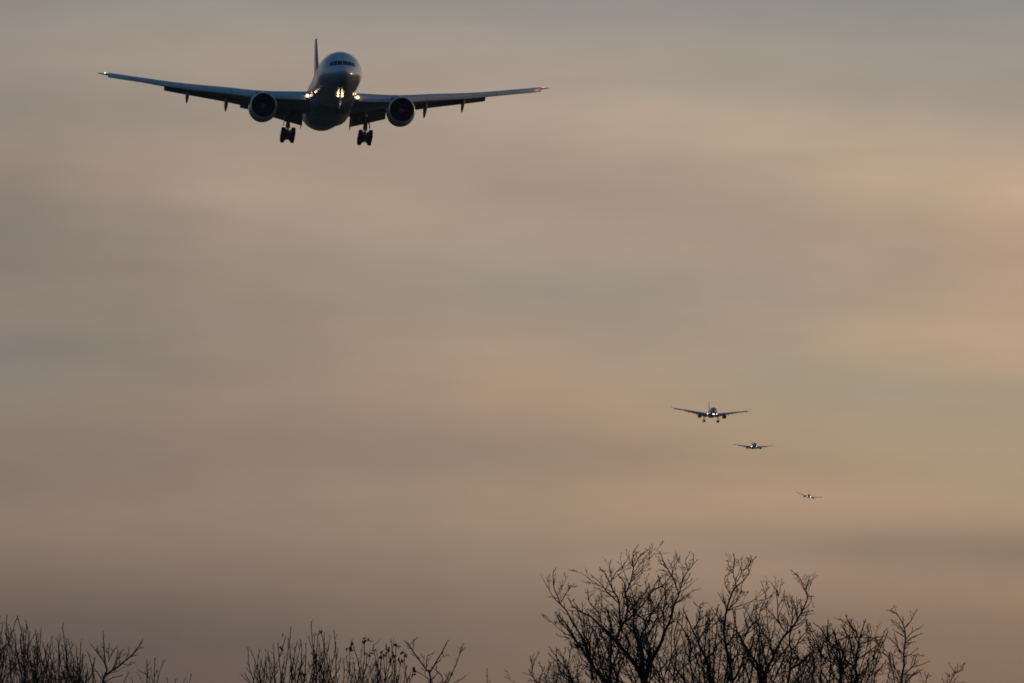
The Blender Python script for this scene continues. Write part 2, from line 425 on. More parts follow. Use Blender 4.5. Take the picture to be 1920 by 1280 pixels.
class Jet:
    def __init__(s, p, root):
        s.p = p; s.root = root; s.off = Vector((0, -p['base'][1], -p['base'][2]))

    def ymap(s, y):
        k = s.p['R'] / 3.1; L = s.p['L']
        if y <= 9.5: return y * k
        if y >= 46: return L - (73.9 - y) * k
        a, b = 9.5 * k, L - 27.9 * k
        return a + (y - 9.5) / 36.5 * (b - a)

    def part(s, mb, name, mats, parent=None, **kw):
        o = mb.build(name, mats, **kw)
        if parent is None:
            o.parent = s.root; o.location = s.off
        else:
            o.parent = parent
        return o

    # ---- body
    def build_body(s):
        p = s.p; k = p['R'] / 3.1
        tab = [(s.ymap(y), w * k, t * k, b * k) for y, w, t, b in NOSE]
        s.tab = tab
        ys = []
        for a, b in zip(tab, tab[1:]):
            m = 3 if b[0] - a[0] < 3 else 4
            ys += [a[0] + (b[0] - a[0]) * q / m for q in range(m)]
        ys.append(tab[-1][0])
        mb = MB(); n = 56; rings = []
        for y in ys:
            w, t, b = catmull(tab, y)
            zc, h = (t + b) / 2, (t - b) / 2
            rings.append([(w * sin(2 * pi * i / n), y, zc + h * cos(2 * pi * i / n)) for i in range(n)])
        mb.loft(rings)
        s.body = s.part(mb, 'fuselage', p['paint'], sharp=60)
        s.windows()

    def nose_point(s, x, z, d=0.012):
        lo, hi = 0.0, 9.5 * s.p['R'] / 3.1
        for _ in range(40):
            y = (lo + hi) / 2
            w, t, b = catmull(s.tab, y)
            zc, h = (t + b) / 2, (t - b) / 2
            if (x / w) ** 2 + ((z - zc) / h) ** 2 > 1: lo = y
            else: hi = y
        return Vector((x, y - d * 1.6, z + d * 0.5))

    def windows(s):
        k = s.p['R'] / 3.1
        panes = [((.05, .36), (.74, .34), (.70, 1.03), (.05, 1.05)),
                 ((.80, .33), (1.32, .28), (1.22, .98), (.76, 1.03)),
                 ((1.38, .27), (1.86, .32), (1.66, .80), (1.28, .96))]
        for q in panes:
            for sg in (-1, 1):
                mb = MB(); g = 6; vs = []; fs = []
                for lay in (0.014, -0.05):
                    for j in range(g + 1):
                        for i in range(g + 1):
                            u, v = i / g, j / g
                            x = (q[0][0] * (1 - u) + q[1][0] * u) * (1 - v) + (q[3][0] * (1 - u) + q[2][0] * u) * v
                            z = (q[0][1] * (1 - u) + q[1][1] * u) * (1 - v) + (q[3][1] * (1 - u) + q[2][1] * u) * v
                            P = s.nose_point(x * k, z * k, lay)
                            vs.append((P.x * sg, P.y, P.z))
                n = (g + 1) ** 2
                for j in range(g):
                    for i in range(g):
                        a = j * (g + 1) + i
                        fs.append((a, a + 1, a + g + 2, a + g + 1)); fs.append((n + a, n + a + g + 1, n + a + g + 2, n + a + 1))
                rim = list(range(g)) + [g + r * (g + 1) for r in range(g)] + [n - 1 - r for r in range(g)] + [(g - r) * (g + 1) for r in range(g)]
                for a, b in zip(rim, rim[1:] + rim[:1]): fs.append((a, b, n + b, n + a))
                mb.add(vs, fs)
                s.part(mb, 'cockpit_window', MT['glass'], s.body, sharp=50)
        # cabin windows and doors: recess-coloured panes set a few millimetres proud of the skin
        mb = MB(); z0 = 0.42 * k
        doors = [s.ymap(y) for y in (8.2, 19.5, 31.0, 46.5, 57.0)]

        def skin(y, z):
            w, t, b = catmull(s.tab, y)
            zc, h = (t + b) / 2, (t - b) / 2
            return w * sqrt(max(0.0, 1 - ((z - zc) / h) ** 2))
        y = s.ymap(9.6)
        while y < s.ymap(59):
            if all(abs(y - d) > 0.9 for d in doors):
                for sg in (-1, 1):
                    vs = []
                    for e in (0.012, -0.02):
                        for dy, dz in ((-.13, -.19), (.13, -.19), (.13, .19), (-.13, .19)):
                            vs.append((sg * (skin(y + dy, z0 + dz) + e), y + dy, z0 + dz))
                    mb.add(vs, [(0, 1, 2, 3), (0, 4, 5, 1), (1, 5, 6, 2), (2, 6, 7, 3), (3, 7, 4, 0)])
            y += 0.56
        tag(s.part(mb, 'cabin_windows', MT['glass'], s.body, smooth=False), kind='stuff')
        for d in doors:
            for sg in (-1, 1):
                mb = MB(); vs = []; fs = []; g = 6
                for e in (0.016, -0.03):
                    for j in range(g + 1):
                        z = (-0.75 + 1.9 * j / g) * k
                        for dy in (-.55, .55):
                            vs.append((sg * (skin(d + dy, z) + e), d + dy, z))
                n = 2 * (g + 1)
                for j in range(g): fs.append((2 * j, 2 * j + 1, 2 * j + 3, 2 * j + 2))
                for j in range(g):
                    fs.append((2 * j, 2 * j + 2, n + 2 * j + 2, n + 2 * j)); fs.append((2 * j + 1, n + 2 * j + 1, n + 2 * j + 3, 2 * j + 3))
                fs.append((0, n, n + 1, 1)); fs.append((n - 2, n - 1, 2 * n - 1, 2 * n - 2))
                mb.add(vs, fs)
                s.part(mb, 'passenger_door', s.p['doorpaint'], s.body, sharp=50)

    def build_fairing(s):
        k = s.p['R'] / 3.1; n = 40; mb = MB(); rings = []
        a, b = s.ws(3.1)[0] - 4.0, s.ws(3.1)[0] + s.ws(3.1)[1] + 2.2
        for q in range(15):
            t = q / 14
            y = a + (b - a) * t
            f = sin(pi * min(1, t * 3.2) / 2) if t < .4 else 1.0
            e = 1.0 if t < 0.86 else 1 - 0.16 * ((t - .86) / .14)
            w, bot, top = 3.34 * k * (0.9 + 0.1 * f) * (0.5 + .5 * e), (-2.9 - (0.55 + .42 * t) * f) * k * (.35 + .65 * e), -0.55 * k
            zc, h = top, top - bot
            ring = []
            for i in range(n):
                an = 2 * pi * i / n
                c_, s_ = cos(an), sin(an)
                ex = 2 / 2.7
                x = w * abs(c_) ** ex * (1 if c_ > 0 else -1)
                z = h * abs(s_) ** ex * (1 if s_ > 0 else -1)
                if z > 0: z *= 0.35
                ring.append((x, y, zc + z))
            rings.append(ring)
        mb.loft(rings)
        f = s.part(mb, 'belly_fairing', MT['belly'], sharp=55)
        q = 7
        rim = [p_ for p_ in rings[q]]
        mb = MB()
        low = [p_ for p_ in rim if p_[2] < -0.9 * k]
        low.sort(key=lambda p_: atan2(p_[2] + 0.55 * k, p_[0]))
        rows = []
        for dy, sc_ in ((-.10, 1.0), (-.10, 1.012), (.10, 1.012), (.10, 1.0)):
            rows.append([(p_[0] * sc_, p_[1] + dy, -0.55 * k + (p_[2] + 0.55 * k) * sc_) for p_ in low])
        mb.loft(rows, False, False, closed=False)
        s.part(mb, 'fairing_edge', MT['slat'], f, sharp=50)

    # ---- wings
    def ws(s, x):
        return catmull(s.p['wing'], x)

    def te(s, x):
        y, c, z, t, tw = s.ws(x)
        return y + c, z - c * tan(R(tw))

    def wing_side(s, sg):
        p = s.p; xs = [w[0] for w in p['wing']]
        st = []
        for a, b in zip(xs, xs[1:]):
            m = max(1, int((b - a) / 1.5)); st += [a + (b - a) * q / m for q in range(m)]
        st.append(xs[-1])
        mb = MB(); rings = []
        for x in st:
            y, c, z, t, tw = s.ws(x)
            rings.append([(sg * x, y + c * ax, z - 0.12 + c * (t * at_ + cb) - c * ax * tan(R(tw))) for ax, at_, cb in AF])
        mb.loft(rings)
        if p.get('winglet'):
            xt = xs[-1]; y, c, z, t, tw = s.ws(xt); rings = []
            for q in range(7):
                u = q / 6
                cc = c * (1 - 0.62 * u)
                px = xt + p['winglet'] * (0.9 * u - 0.25 * u * u) * 0.75; pz = z - .12 + p['winglet'] * (0.25 * u + 0.95 * u * u)
                nx, nz = -sin(1.1 * u), cos(1.1 * u)
                rings.append([(sg * (px + cc * 1.8 * t * at_ * nx), y + (c - cc) * 1.3 + cc * ax, pz + cc * 1.8 * t * at_ * nz) for ax, at_, cb in AF])
            mb.loft(rings)
        w = s.part(mb, 'wing', MT['wing'], sharp=30)
        # slats
        for x0, x1 in p['slats']:
            mb = MB(); rings = []
            m = max(2, int((x1 - x0) / 0.9))
            for q in range(m + 1):
                x = x0 + (x1 - x0) * q / m
                y, c, z, t, tw = s.ws(x)
                k = p['slat'] * (0.80 + 0.20 * min(1, c / 9))
                dx = tan(R(32)) * 0
                prof = []
                for r in range(9):
                    u = r / 8
                    b0, b1, b2 = (1 - u) ** 2, 2 * u * (1 - u), u * u
                    prof.append((b0 * .20 + b1 * -.72 + b2 * -.34, b0 * .08 + b1 * .06 + b2 * -.80))
                for r in range(1, 6):
                    u = r / 6
                    b0, b1, b2 = (1 - u) ** 2, 2 * u * (1 - u), u * u
                    prof.append((b0 * -.34 + b1 * -.30 + b2 * .20, b0 * -.78 + b1 * -.02 + b2 * .04))
                rings.append([(sg * x, y + k * a, z + k * b) for a, b in prof])
            mb.loft(rings)
            s.part(mb, 'slat', MT['slat'], w, sharp=50)
        # flaps
        for x0, x1, c0, c1, d0, d1 in p['flaps']:
            mb = MB(); rings = []
            for q in range(9):
                u = q / 8; x = x0 + (x1 - x0) * u
                y, z = s.te(x); fc = c0 + (c1 - c0) * u; d = R(d0 + (d1 - d0) * u)
                ring = []
                for ax, at_, cb in AF:
                    a, b = ax * fc, (0.13 * at_ + cb) * fc
                    ring.append((sg * x, y - s.p.get('lap', .42) * fc + a * cos(d) + b * sin(d), z - 0.02 * fc - 0.06 - a * sin(d) + b * cos(d)))
                rings.append(ring)
            mb.loft(rings)
            s.part(mb, 'flap', MT['flap'], w, sharp=40)
        # flap track fairings
        for x, ln, hw, hh in p['canoes']:
            y, z = s.te(x); mb = MB(); rings = []
            c = s.ws(x)[1]
            for q in range(13):
                u = q / 12
                r = max(0.03, sin(pi * min(1, 0.04 + u * .94)) ** 0.6)
                a = -0.55 * ln + ln * u
                zz = z - 0.30 - hh * .5 - max(0, a + 0.1 * ln) * tan(R(27))
                rings.append([(sg * x + hw * r * cos(2 * pi * i / 12), y + a, zz + hh * r * sin(2 * pi * i / 12)) for i in range(12)])
            mb.loft(rings)
            s.part(mb, 'flap_track_fairing', MT['wing'], w, sharp=50)
        # tip light
        xn = p['nav'][0]; y, c, z, t, tw = s.ws(xn)
        mb = MB(); mb.ball((sg * xn, y + 0.02 - p['nav'][2], z - .02), p['nav'][1], (1, 1.3, .8))
        s.part(mb, 'navigation_light', LAMP['green' if sg < 0 else 'red'], w)
        for lx, ly, lz, *kk in p['lamps']:
            mb = MB(); mb.ball((sg * lx, ly, lz), p['lamp_r'] * (kk[0 if sg < 0 else 1] if kk else 1), (1, .6, 1))
            s.part(mb, 'landing_light', p['lamp'], w)
        return w

    # ---- engines
    def engine(s, sg):
        p = s.p; ex, ey, ez, er = p['engine']
        k = er / 2.0; ox = sg * ex; o = (ox, ey, ez); n = 44
        sc = lambda prof: [(r * k, a * k) for r, a in prof]
        mb = MB()
        mb.lathe(sc([(1.845, .16), (1.90, .42), (1.965, 1.2), (2.0, 2.2), (1.975, 3.4), (1.84, 4.6), (1.64, 5.4)]), o, n)
        mb.f = mb.f[:-2]; mb.m = mb.m[:-2]             # open at both ends
        mb.mi = 1
        mb.lathe(sc([(1.64, 5.4), (1.60, 5.4), (1.52, 4.6), (1.55, 3.0), (1.555, 1.0), (1.60, .38), (1.66, .16)]), o, n)
        mb.f = mb.f[:-2]; mb.m = mb.m[:-2]
        e = s.part(mb, 'engine', [MT['nacelle'], MT['duct']], sharp=45)
        mb = MB()
        mb.lathe(sc([(1.66, .165), (1.685, .06), (1.735, .0), (1.80, .04), (1.848, .165), (1.81, .2), (1.70, .2)]), o, n, closed=True)
        s.part(mb, 'intake_lip', MT['lip'], e, sharp=70)
        mb = MB(); nb = 22; vs = []; fs = []
        for b in range(nb):
            base = len(vs); m = 6
            for q in range(m + 1):
                u = q / m; r = (0.42 + 1.10 * u) * k; tw = R(22 + 40 * u); hw = (0.11 + 0.10 * sin(pi * min(u * .75 + .15, 1))) * k
                for e_ in (-1, 1):
                    for th in (-.012, .012):
                        t_ = e_ * hw * sin(tw) + th * cos(tw); a_ = e_ * hw * cos(tw) - th * sin(tw)
                        an = 2 * pi * b / nb + 0.18 * u * u
                        vs.append((o[0] + r * cos(an) - t_ * sin(an), o[1] + (1.15 + 0) * k + a_, o[2] + r * sin(an) + t_ * cos(an)))
            for q in range(m):
                A, B = base + 4 * q, base + 4 * q + 4
                fs += [(A, A + 2, B + 2, B), (A + 1, B + 1, B + 3, A + 3), (A, B, B + 1, A + 1), (A + 2, A + 3, B + 3, B + 2)]
            T = base + 4 * m; fs.append((T, T + 1, T + 3, T + 2))
        mb.add(vs, fs)
        s.part(mb, 'fan', MT['fan'], e, sharp=30)
        mb = MB(); mb.lathe(sc([(0.0005, .55), (.10, .60), (.24, .78), (.36, 1.0), (.44, 1.25), (.44, 1.5)]), o, 28)
        s.part(mb, 'spinner', MT['spinner'], e, sharp=60)
        mb = MB(); mb.lathe(sc([(1.56, 1.62), (0.42, 1.58), (0.42, 1.7), (1.56, 1.74)]), o, n, closed=True)
        s.part(mb, 'stator_disc', MT['duct'], e)
        mb = MB(); mb.lathe(sc([(1.15, 3.6), (1.18, 4.8), (1.02, 5.9), (.80, 6.8), (.74, 6.8), (.80, 5.8)]), o, n, closed=True)
        mb.lathe(sc([(.55, 5.9), (.5, 6.8), (.28, 7.5), (.03, 7.9)]), o, 28)
        s.part(mb, 'exhaust_nozzle', MT['nozzle'], e, sharp=50)
        # pylon
        y, c, z, t, tw = s.ws(ex)
        poly = [(ey + 1.3 * k, ez + 1.93 * k), (y - 1.4, z - 0.05), (y + 0.3, z + 0.12), (y + 0.45 * c, z - 0.5 - .03 * c), (y + 0.62 * c, z - 1.0), (ey + 6.0 * k, ez + 1.0 * k), (ey + 4.2 * k, ez + 1.55 * k)]
        mb = MB(); m = len(poly)
        prof = [0.10, 0.2, 0.27, 0.27, 0.08, 0.15, 0.27]
        mb.add([(ox - h, a, b) for (a, b), h in zip(poly, prof)] + [(ox + h, a, b) for (a, b), h in zip(poly, prof)],
               [tuple(range(m)), tuple(range(2 * m - 1, m - 1, -1))] + [(i, i + m, (i + 1) % m + m, (i + 1) % m) for i in range(m)])
        s.part(mb, 'pylon', MT['nacelle'], e, smooth=False)

    # ---- tail
    def tail(s):
        p = s.p
        y0, y1, c0, c1, z0, z1 = p['fin']
        def sec(u, a0=0.0, a1=1.0):
            y, c, z = y0 + (y1 - y0) * u, c0 + (c1 - c0) * u, z0 + (z1 - z0) * u
            th = 0.095 - 0.01 * u
            return [(c * th * at_, y + c * (a0 + (a1 - a0) * ax), z) for ax, at_, cb in AF]
        mb = MB(); mb.loft([sec(u / 8) for u in range(9)])
        # dorsal fillet
        mb.loft([[(0.28 * q * cos(a), y0 - 4.5 + 4.8 * q, z0 - 0.15 + 0.55 * q * q + 0.4 * q * sin(a)) for a in [2 * pi * i / 10 for i in range(10)]] for q in (0.05, .3, .6, .85, 1)])
        f = s.part(mb, 'fin', p['finpaint'], sharp=40)
        mb = MB()
        rings = []
        for q in range(9):
            u = 0.06 + 0.88 * q / 8
            y, c, z = y0 + (y1 - y0) * u, c0 + (c1 - c0) * u, z0 + (z1 - z0) * u
            a, b, h = y + .70 * c, y + 1.005 * c, c * .034
            rings.append([(h, a, z), (0.02, b, z), (-.02, b, z), (-h, a, z)])
        mb.loft(rings); s.part(mb, 'rudder', p['finpaint'], f, smooth=False)
        hx0, hx1, y0, y1, c0, c1, z0, z1 = p['stab']
        for sg in (-1, 1):
            mb = MB(); rings = []
            for q in range(9):
                u = q / 8
                x, y, c, z = hx0 + (hx1 - hx0) * u, y0 + (y1 - y0) * u, c0 + (c1 - c0) * u, z0 + (z1 - z0) * u
                rings.append([(sg * x, y + c * ax, z + c * 0.09 * at_ - ax * c * 0.02) for ax, at_, cb in AF])
            mb.loft(rings); t = s.part(mb, 'tailplane', MT['wing'], sharp=40)
            mb = MB(); rings = []
            for q in range(7):
                u = 0.08 + .86 * q / 6
                x, y, c, z = hx0 + (hx1 - hx0) * u, y0 + (y1 - y0) * u, c0 + (c1 - c0) * u, z0 + (z1 - z0) * u
                a, b, h = y + .72 * c, y + 1.01 * c, c * .03
                rings.append([(sg * x, a, z + h - .015 * c), (sg * x, b, z - .022 * c), (sg * x, b, z - .03 * c), (sg * x, a, z - h - .015 * c)])
            mb.loft(rings); s.part(mb, 'elevator', MT['flap'], t, smooth=False)

    # ---- landing gear
    def tyre(s, parent, c, r, w):
        mb = MB()
        pr = []
        for i in range(13):
            a = pi * i / 12
            pr.append((r * 0.62 + r * 0.38 * sin(a) ** 0.55, -w / 2 * cos(a) * (1 if True else 0)))
        mb.lathe([(0.0005, -w * .3)] + [(r * 0.5, -w * .34)] , c, 22, ax='x')
        mb.mi = 0
        mb2 = MB()
        mb2.mi = 0; mb2.lathe(pr, c, 26, ax='x')
        mb2.mi = 1
        for e in (-1, 1):
            mb2.lathe([(r * .64, e * w * .40), (r * .56, e * w * .30), (r * .2, e * w * .26), (r * .18, e * w * .42), (0.0005, e * w * .43)], c, 18, ax='x')
        s.part(mb2, 'tyre', [MT['tyre'], MT['hub']], parent, sharp=50)

    def gear(s):
        p = s.p; g = p['gear']
        if not g: return
        x, y, ztop, zb, r, w, tr, rows, tilt = g['main']
        for sg in (-1, 1):
            mb = MB()
            mb.tube([(sg * x, y, ztop), (sg * x, y, zb + 1.35)], 0.27, 14)
            mb.tube([(sg * x, y, zb + 1.5), (sg * x, y, zb - 0.05)], 0.17, 12)
            mb.tube([(sg * x, y, zb + 1.55), (sg * x, y, zb + 1.2)], 0.33, 14)
            mb.tube([(sg * x, y, zb + 1.9), (sg * (x - 2.0), y - .1, ztop + .3)], .13, 8)      # side brace
            mb.tube([(sg * x, y, zb + 1.8), (sg * (x - .2), y - 2.2, ztop + .2)], .12, 8)      # drag brace
            mb.tube([(sg * (x - .1), y + .3, zb + 1.3), (sg * x, y + .62, zb + .75), (sg * x, y + .25, zb + .25)], .075, 6)
            mb.tube([(sg * (x + .22), y - .25, zb + 2.2), (sg * (x + .3), y - .2, zb + .6)], .05, 6)
            mb.box((sg * x, y - .05, zb + 1.15), (.62, .3, .22))
            st = s.part(mb, 'main_gear', MT['strut'], sharp=40)
            rot = Matrix.Rotation(-R(tilt), 3, 'X')
            ys = [(i - (rows - 1) / 2) * (r * 2.2) for i in range(rows)]
            mb = MB()
            ends = [Vector((sg * x, y, zb)) + rot @ Vector((0, q, 0)) for q in (ys[0] - .2, ys[-1] + .2)]
            mb.tube(ends, .19, 12)
            for q in ys:
                c = Vector((sg * x, y, zb)) + rot @ Vector((0, q, 0))
                mb.tube([c - Vector((tr / 2, 0, 0)), c + Vector((tr / 2, 0, 0))], .11, 8)
                for e in (-1, 1): mb.tube([c + Vector((e * (tr / 2 - w * .5 - .2), 0, 0)), c + Vector((e * tr / 2, 0, 0))], r * .52, 12)
                mb.tube([c + Vector((-.16, -.25, .18)), c + Vector((-.3, .25, .2))], .05, 6)
            s.part(mb, 'bogie_beam', MT['strut'], st, sharp=40)
            for q in ys:
                for e in (-1, 1):
                    c = Vector((sg * x, y, zb)) + rot @ Vector((0, q, 0)) + Vector((e * tr / 2, 0, 0))
                    s.tyre(st, tuple(c), r, w)
            mb = MB()
            mb.box((sg * (x + .52), y, (ztop + zb) / 2 + .55), (.06, 1.5, 1.75), Matrix.Rotation(sg * R(-9), 3, 'Y'))
            mb.box((sg * (x + .30), y, (ztop + zb) / 2 + .30), (.5, .08, .08))
            s.part(mb, 'gear_door', MT['door'], st, smooth=False)
        x, y, ztop, zb, r, w, tr = g['nose']
        mb = MB()
        mb.tube([(0, y, ztop), (0, y, zb + 1.05)], .17, 12)
        mb.tube([(0, y, zb + 1.0), (0, y, zb + .84)], .22, 12)
        mb.tube([(0, y, zb + 1.4), (0, y - 1.5, ztop + .1)], .08, 8)
        mb.tube([(-tr / 2, y, zb), (tr / 2, y, zb)], .09, 8)
        mb.tube([(0, y + .18, zb + 1.0), (0, y + .45, zb + .6), (0, y + .12, zb + .15)], .05, 6)
        mb.box((0, y - .2, p['nose_lamps'][0][2] - .15), (.85, .10, .12))
        mb.box((0, y - .15, zb + 1.25), (.5, .16, .16))
        ng = s.part(mb, 'nose_gear', MT['strut'], sharp=40)
        mb = MB(); mb.tube([(0, y, zb + 1.2), (0, y, zb - .02)], .105, 14)
        s.part(mb, 'oleo_piston', MT['chrome'], ng, sharp=50)
        for e in (-1, 1):
            s.tyre(ng, (e * tr / 2, y, zb), r, w)
            mb = MB(); mb.box((e * .62, y + .9, ztop - .42), (.05, 1.6, .8), Matrix.Rotation(e * R(-8), 3, 'Y'))
            s.part(mb, 'gear_door', MT['door'], ng, smooth=False)

    def nose_lights(s):
        par = next((c for c in s.root.children if c.name.startswith('nose_gear')), None)
        for l in s.p['nose_lamps']:
            for sg in ((-1, 1) if l[0] else (1,)):
                mb = MB(); mb.ball((sg * l[0], l[1], l[2]), s.p['lamp_r'] * (l[3] if len(l) > 3 else .9), (1, .6, 1))
                s.part(mb, 'landing_light', s.p['lamp'], par)

    def build(s):
        s.build_body(); s.build_fairing()
        for sg in (-1, 1):
            s.wing_side(sg); s.engine(sg)
        s.tail(); s.gear(); s.nose_lights()


def place(px, py, depth, at, yaw, pitch, roll, base):
    """object matrix so that the body-frame point `at` is seen at photograph pixel (px, py) at that depth"""
    d = Vector(((px - 960) / FPX, 1.0, (640 - py) / FPX))
    d = Matrix.Rotation(PITCH, 3, 'X') @ d
    P = EYE + d * depth
    los_az = atan2(-d.x, d.y); los_el = atan2(d.z, sqrt(d.x**2 + d.y**2))
    rot = Matrix.Rotation(los_az + R(yaw), 3, 'Z') @ Matrix.Rotation(-(R(pitch) - los_el), 3, 'X') @ Matrix.Rotation(R(roll), 3, 'Y')
    loc = P + rot @ (Vector(base) - Vector(at))
    return Matrix.Translation(loc) @ rot.to_4x4()


LAMP = dict(green=lamp_mat('starboard_green_lamp', (0.25, 1.0, 0.72), 3.5), red=lamp_mat('port_red_lamp', (1.0, 0.10, 0.10), 3.0))
GRP = 'airliners on the landing approach'
GOLD = (0.40, 0.27, 0.10)

# the big near twin-jet
P1 = dict(R=3.1, L=73.9, base=(0, 37.0, -6.4),
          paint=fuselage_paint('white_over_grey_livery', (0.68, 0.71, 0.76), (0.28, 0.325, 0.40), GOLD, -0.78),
          doorpaint=mat('door_paint', (0.55, 0.57, 0.60), 0.35, coat=0.3), finpaint=MT['fin'],
          wing=[(0, 22.4, 16.0, -1.3, .14, 3.5), (3.1, 24.4, 14.0, -1.0, .135, 3.5), (10.2, 29.3, 9.6, -.25, .115, 1.2), (14, 31.9, 8.2, .42, .11, .5),
                (20, 36.1, 6.1, 1.42, .10, 0), (29, 42.3, 3.1, 3.2, .09, 0), (31, 44.3, 1.9, 3.68, .085, 0), (32.4, 46.6, .55, 4.08, .08, 0)],
          slats=[(3.75, 8.5)] + [(10.6 + 3.41 * i, 10.6 + 3.41 * (i + 1) - .05) for i in range(6)], slat=1.0,
          flaps=[(3.35, 8.5, 3.1, 2.7, 31, 29), (8.65, 10.3, 1.9, 1.7, 16, 16), (10.45, 23.0, 1.95, 1.35, 20, 22)],
          canoes=[(3.5, 4.9, .12, .75), (9.5, 5.0, .34, .55), (14.2, 4.8, .29, .50), (19.7, 4.1, .26, .44)],
          nav=(31.45, .10, .1), lamps=[(3.54, 23.9, -1.22, 1.25, 1.25), (2.98, 21.6, -1.0, .75, 1.0)], lamp_r=.17, lamp=lamp_mat('landing_lamp', (1.0, 0.60, 0.28), 8.0),
          engine=(9.75, 22.6, -2.95, 2.02), fin=(58.0, 68.6, 10.2, 3.5, 2.75, 12.9), stab=(1.0, 10.75, 62.3, 70.2, 7.4, 2.5, 1.35, 2.95),
          gear=dict(main=(5.5, 36.8, -2.0, -5.3, .67, .60, 1.42, 3, 11), nose=(0, 5.9, -2.6, -5.2, .54, .40, .80)),
          nose_lamps=[(.30, 5.6, -3.08, .74), (.30, 5.62, -3.44, .74)])
root = empty('airliner', place(636.9, 138.7, 1361, (0, 8, 0), 3.5, 7.3, 1.5, P1['base']))
tag(root, 'large twin-engine airliner with wheels down, by far the biggest and nearest in the sky', 'airplane', GRP)
Jet(P1, root).build()

# the second, smaller in the picture, with upturned wing tips
P2 = dict(R=2.82, L=58.8, base=(0, 29.0, -5.9),
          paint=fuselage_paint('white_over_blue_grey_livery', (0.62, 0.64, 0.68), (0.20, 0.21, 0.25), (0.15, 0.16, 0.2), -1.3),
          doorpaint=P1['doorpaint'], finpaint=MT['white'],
          wing=[(0, 17.5, 12.5, -1.3, .14, 3.5), (2.8, 19.5, 10.8, -1.05, .13, 3.2), (9.4, 23.6, 7.6, .05, .115, 1.6), (18, 29.0, 5.0, 1.75, .10, .5), (29.2, 36.0, 2.5, 3.7, .09, 0)],
          winglet=2.3,
          slats=[(3.6, 8.4), (9.9, 14.6), (14.65, 19.4), (19.45, 24.0), (24.05, 28.2)], slat=1.3,
          flaps=[(3.1, 9.3, 2.5, 2.1, 30, 28), (9.5, 20.0, 1.9, 1.3, 27, 25)],
          canoes=[(5.8, 4.6, .28, .5), (10.9, 4.4, .28, .5), (13.6, 4.2, .26, .46), (16.6, 4.0, .24, .42), (19.2, 3.4, .2, .36)],
          nav=(28.6, .15, .12), lamps=[(3.55, 19.2, -1.25, 1.0, .75)], lamp_r=.29, lamp=lamp_mat('landing_lamp_second', (1.0, 0.70, 0.45), 8.0),
          engine=(9.37, 18.4, -2.95, 1.68), fin=(47.0, 54.8, 8.6, 3.0, 2.5, 11.2), stab=(.9, 9.7, 49.5, 55.2, 5.6, 2.2, 1.0, 2.2),
          gear=dict(main=(5.34, 29.2, -1.8, -6.0, .74, .62, 1.45, 2, 24), nose=(0, 5.0, -2.4, -4.9, .52, .38, .7)),
          nose_lamps=[(.6, 4.7, -2.72, .75), (0, 4.72, -2.8, 1.1)])
root = empty('airliner', place(1337.6, 769.3, 7430, (0, 8, 0), 4.4, 4.8, 2.1, P2['base']))
tag(root, 'twin-engine airliner with upturned wing tips and wheels down, highest of the three distant ones', 'airplane', GRP)
Jet(P2, root).build()

# the third, wheels still up
P3 = dict(P1)
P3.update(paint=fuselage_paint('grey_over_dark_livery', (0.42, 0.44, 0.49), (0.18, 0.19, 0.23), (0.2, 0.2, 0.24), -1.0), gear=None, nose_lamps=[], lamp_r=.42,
          lamp=lamp_mat('landing_lamp_third', (1.0, 0.84, 0.58), 9.0), lamps=[(3.9, 23.8, -1.2, 1.0, .75)], nav=(31.35, .1, .12),
          canoes=P1['canoes'][1:])
root = empty('airliner', place(1415.0, 832.6, 14790, (0, 8, 0), 4.2, 5.4, 1.9, P3['base']))
tag(root, 'distant dark airliner without wheels out, between the one with wheels and the tilted one', 'airplane', GRP)
Jet(P3, root).build()

# the fourth, still turning in with one wing low
P4 = dict(P2)
P4.update(paint=P3['paint'], gear=None, winglet=None, lamp_r=.8, lamp=lamp_mat('landing_lamp_fourth', (1.0, 0.93, 0.78), 7.0), nose_lamps=[], lamps=[(3.3, 18.8, -1.2, .5, 1.0)],
          wing=[(0, 17.5, 12.5, -1.3, .14, 3.5), (2.8, 19.5, 10.8, -1.05, .13, 3.2), (9.4, 23.6, 7.6, .15, .115, 1.6), (18, 29.0, 5.0, 2.3, .10, .5), (29.9, 36.9, 2.3, 5.2, .12, 0)],
          flaps=[(3.1, 9.3, 2.0, 1.7, 18, 18), (9.5, 20.0, 1.5, 1.0, 15, 15)], canoes=[(10.9, 4.4, .28, .5), (16.6, 4.0, .24, .42)])
root = empty('airliner', place(1517.0, 927.8, 20560, (0, 8, 0), 0.5, 5.0, 10.8, P4['base']))
tag(root, 'tiny faraway airliner banked with one wing low, lowest and farthest of the four', 'airplane', GRP)
Jet(P4, root).build()

# ------------------------------------------------------------------ bare trees
def px2world(px, py, Y):
    d = Matrix.Rotation(PITCH, 3, 'X') @ Vector(((px - 960) / FPX, 1.0, (640 - py) / FPX))
    return EYE + d * (Y / d.y)


CROPS = dict(a=(0, 1130, 4.8), b=(430, 1140, 3.84), c=(980, 1010, 4.741), d=(1260, 1020, 4.923), e=(1500, 1110, 4.571), p=(0, 0, 1))


def resample(pts, step):
    """smooth polyline through the points (Catmull-Rom), sampled about every `step`"""
    out = []
    n = len(pts)
    for i in range(n - 1):
        p0, p1, p2, p3 = pts[max(i - 1, 0)], pts[i], pts[i + 1], pts[min(i + 2, n - 1)]
        m = max(1, int((p2 - p1).length / step))
        for q in range(m):
            t = q / m
            out.append(0.5 * ((2 * p1) + (p2 - p0) * t + (2 * p0 - 5 * p1 + 4 * p2 - p3) * t * t + (3 * p1 - p0 - 3 * p2 + p3) * t**3))
    out.append(pts[-1].copy())
    return out


def rvec(rng):
    return Vector((rng.gauss(0, 1), rng.gauss(0, 1), rng.gauss(0, 1))).normalized()


